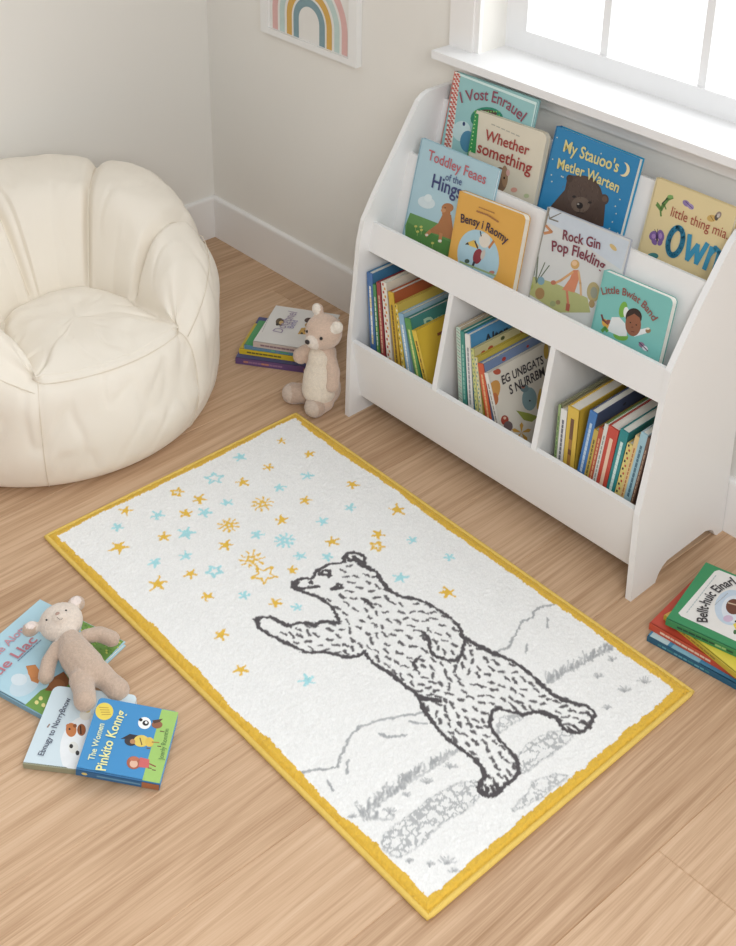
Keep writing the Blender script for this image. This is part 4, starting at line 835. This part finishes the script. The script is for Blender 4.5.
for s in (1, -1): tube('seam', [bpt(s * (29 + k * 4), 7.0, -.0002) for k in range(13)], .0013, SEAMM, bag, seg=6)
# ================================================================== PLUSH ANIMALS
def sph(bm, c, r, sub=3):
    if not hasattr(r, '__len__'): r = (r, r, r)
    bmesh.ops.create_icosphere(bm, subdivisions=sub, radius=1, matrix=Matrix.Translation(Vector(c)) @ Matrix.Diagonal((r[0], r[1], r[2], 1)))
def limb(bm, pts, n=9):
    for (a, ra), (b_, rb) in zip(pts[:-1], pts[1:]):
        for i in range(n + 1):
            t = i / n; sph(bm, Vector(a).lerp(Vector(b_), t), ra + (rb - ra) * t, 2)
def plush(name, bm, parent, colf, vox=.0032):
    me = bpy.data.meshes.new(name); bm.to_mesh(me); bm.free(); o = bpy.data.objects.new(name, me); COL.objects.link(o)
    m1 = o.modifiers.new('r', 'REMESH'); m1.mode = 'VOXEL'; m1.voxel_size = vox
    m2 = o.modifiers.new('s', 'SMOOTH'); m2.factor = .6; m2.iterations = 7
    dg = bpy.context.evaluated_depsgraph_get(); me2 = bpy.data.meshes.new_from_object(o.evaluated_get(dg)); bpy.data.objects.remove(o)
    me2.name = name; n = len(me2.vertices); co = np.zeros(n * 3); me2.vertices.foreach_get('co', co); co = co.reshape(-1, 3)
    no = np.zeros(n * 3); me2.vertices.foreach_get('normal', no); no = no.reshape(-1, 3)
    co += no * ((rng.rand(n, 1) - .5) * .0011); me2.vertices.foreach_set('co', co.ravel()); me2.update()
    me2.polygons.foreach_set('use_smooth', [True] * len(me2.polygons))
    ca = me2.color_attributes.new('Col', 'FLOAT_COLOR', 'POINT')
    cc = np.array([lin(colf(Vector(c))) for c in co]); cc[:, :3] *= (1 + (rng.rand(n, 1) - .5) * .14); ca.data.foreach_set('color', np.clip(cc, 0, 1).ravel())
    me2.materials.clear(); me2.materials.append(PLUSH)
    return link(bpy.data.objects.new(name, me2), parent)
BLK = mat('black_bead', (22, 20, 20), .15); BRN = mat('dark_nose', (40, 32, 32), .35)
def bead(name, c, r, m, parent):
    bm = bmesh.new(); sph(bm, c, r, 3); return frombm(name, bm, m, parent, smooth=True)
# sitting bear (local: faces -y, x to its left in the photo's right)
bear = empty('plush_bear', Matrix.Translation((1.085, -.432, 0)), 'beige plush bear with cream belly sitting against the bookcase side', 'stuffed toy')
bm = bmesh.new()
sph(bm, (0, .010, .064), (.058, .055, .056)); sph(bm, (0, .010, .112), (.053, .049, .055)); sph(bm, (.003, .010, .145), (.047, .043, .050)); sph(bm, (.006, .010, .182), (.041, .037, .046))
H0 = Vector((.020, .000, .268)); sph(bm, H0, (.055, .052, .052)); sph(bm, H0 + Vector((.006, -.036, -.012)), (.031, .030, .025)); sph(bm, H0 + Vector((.010, -.055, -.008)), (.019, .016, .015))
E1, E2 = H0 + Vector((-.034, .006, .056)), H0 + Vector((.052, .006, .036))
sph(bm, E1, (.019, .015, .019)); sph(bm, E2, (.018, .014, .020))
limb(bm, [((-.030, .004, .188), .018), ((-.054, -.006, .168), .022), ((-.066, -.014, .150), .025)])
limb(bm, [((.034, .010, .186), .018), ((.054, .006, .145), .021), ((.058, -.002, .105), .022)])
limb(bm, [((-.028, -.008, .036), .032), ((-.055, -.032, .033), .031), ((-.068, -.046, .033), .033)]); limb(bm, [((.028, -.008, .036), .032), ((.028, -.030, .033), .031), ((.029, -.042, .033), .033)])
def bcol(c):
    if (c - Vector((-.076, -.066, .036))).length < .030 or (c - Vector((.032, -.068, .036))).length < .030: return (206, 188, 172)
    if c.z < .068 and c.y < -.028: return (192, 168, 150)
    q = c - (H0 + Vector((.010, -.056, -.013)))
    if q.length < .024: return (228, 214, 200)
    if (c - E2 - Vector((.004, -.006, 0))).length < .019 or (c - E1 - Vector((0, -.008, .004))).length < .017: return (236, 226, 212)
    return (212, 186, 166)
plush('body', bm, bear, bcol)
bm = bmesh.new(); sph(bm, (.009, -.009, .072), (.053, .050, .050)); sph(bm, (.008, -.006, .112), (.050, .046, .052)); sph(bm, (.008, -.005, .135), (.043, .041, .050)); sph(bm, (.009, -.008, .094), (.051, .048, .050)); sph(bm, (.009, -.003, .176), (.036, .036, .042))
plush('belly', bm, bear, lambda c: (232, 219, 200))
bead('nose', H0 + Vector((.011, -.0715, -.001)), (.0085, .0055, .007), BRN, bear)
for s_ in (-1, 1): bead('eye', H0 + Vector((s_ * .027 + .009, -.0455 + (.004 if s_ > 0 else 0), .010)), .0048, BLK, bear)
# lying lamb-like toy; local: x across, y from feet to head, z up
hd = Vector((1.409, -1.492, 0)); hp = Vector((1.592, -1.520, 0)); yv = (hd - hp).normalized(); zv = Vector((0, 0, 1)); xv = yv.cross(zv)
lam = empty('plush_lamb', Matrix.Translation((1.50, -1.506, .0145)) @ Matrix((xv, yv, zv)).transposed().to_4x4(), 'small beige plush animal with round ears lying on the light blue book', 'stuffed toy')
bpy.context.view_layer.update()
li = lam.matrix_world.inverted()
def LW(u, v, z): return li @ onz(u, v, z + .011)
bm = bmesh.new()
hC = LW(61, 622, .060); sph(bm, hC, (.050, .046, .040)); sph(bm, LW(60.5, 617, .092), (.019, .016, .013))
sph(bm, LW(31, 629, .052), (.021, .016, .018)); sph(bm, LW(76, 604, .060), (.021, .018, .019))
limb(bm, [(LW(70, 640, .055), .026), (LW(76, 655, .050), .039), (LW(86, 668, .045), .042), (LW(90, 672, .049), .036)], 8)
limb(bm, [(LW(57, 647, .046), .015), (LW(49, 662, .036), .018), (LW(46, 676, .030), .0185)]); limb(bm, [(LW(86, 636, .046), .016), (LW(100, 634, .040), .018), (LW(112, 639, .034), .0185)])
limb(bm, [(LW(81, 680, .052), .027), (LW(84, 690, .054), .024), (LW(85, 700, .060), .025)]); limb(bm, [(LW(98, 672, .046), .027), (LW(108, 681, .034), .024), (LW(118, 690, .028), .026)])
eC = [LW(31, 627, .058), LW(76, 603, .068)]
def lcol(c):
    for e in eC:
        if (c - e - Vector((0, 0, .010))).length < .013: return (236, 222, 214)
    if (c - hC).length < .056: return (226, 212, 198)
    return (198, 175, 156)
plush('body', bm, lam, lcol)
bpy.context.view_layer.update()
bead('nose', LW(57.5, 613.5, .104), (.0052, .004, .0022), mat('pink_nose', (176, 146, 132), .6), lam)
for u, v in ((46.5, 620), (66, 610.5)): bead('eye', LW(u, v, .0985), (.0024, .0024, .0022), BLK, lam)
mo = [LW(u, v, .1045) for u, v in ((57, 617), (60, 620), (62.5, 618.5))]; tube('mouth', mo, .0005, BLK, lam, seg=5)
# ================================================================== LIGHT
w = bpy.data.worlds.new('daylight'); sc.world = w; w.use_nodes = True; N, L = w.node_tree.nodes, w.node_tree.links
bg = N['Background']; tc = N.new('ShaderNodeTexCoord'); sp_ = N.new('ShaderNodeSeparateXYZ'); L.new(tc.outputs['Generated'], sp_.inputs[0])
mr = N.new('ShaderNodeMapRange'); mr.inputs['From Min'].default_value = -.1; mr.inputs['From Max'].default_value = .5; mr.inputs['To Min'].default_value = .50; mr.inputs['To Max'].default_value = 2.0
L.new(sp_.outputs['Y'], mr.inputs['Value']); L.new(mr.outputs['Result'], bg.inputs['Strength']); bg.inputs['Color'].default_value = (.97, .985, 1, 1)
def area(name, loc, tgt, sx, sy, power, c):
    l = bpy.data.lights.new(name, 'AREA'); l.shape = 'RECTANGLE'; l.size = sx; l.size_y = sy; l.energy = power; l.color = c
    o = bpy.data.objects.new(name, l); COL.objects.link(o); o.location = loc; o.rotation_euler = (Vector(tgt) - Vector(loc)).to_track_quat('-Z', 'Y').to_euler(); return o
area('window_daylight', (2.0, .45, 1.9), (2.0, -1.2, .4), 1.6, 1.3, 18, (.95, .98, 1))
area('room_daylight', (4.3, -2.6, 2.7), (2.2, -1.6, 0), 1.8, 1.6, 84, (.98, .99, 1))
vs_ = sc.view_settings; vs_.view_transform = 'Standard'; vs_.look = 'None'; vs_.gamma = 1; vs_.use_curve_mapping = False; vs_.exposure = -.22
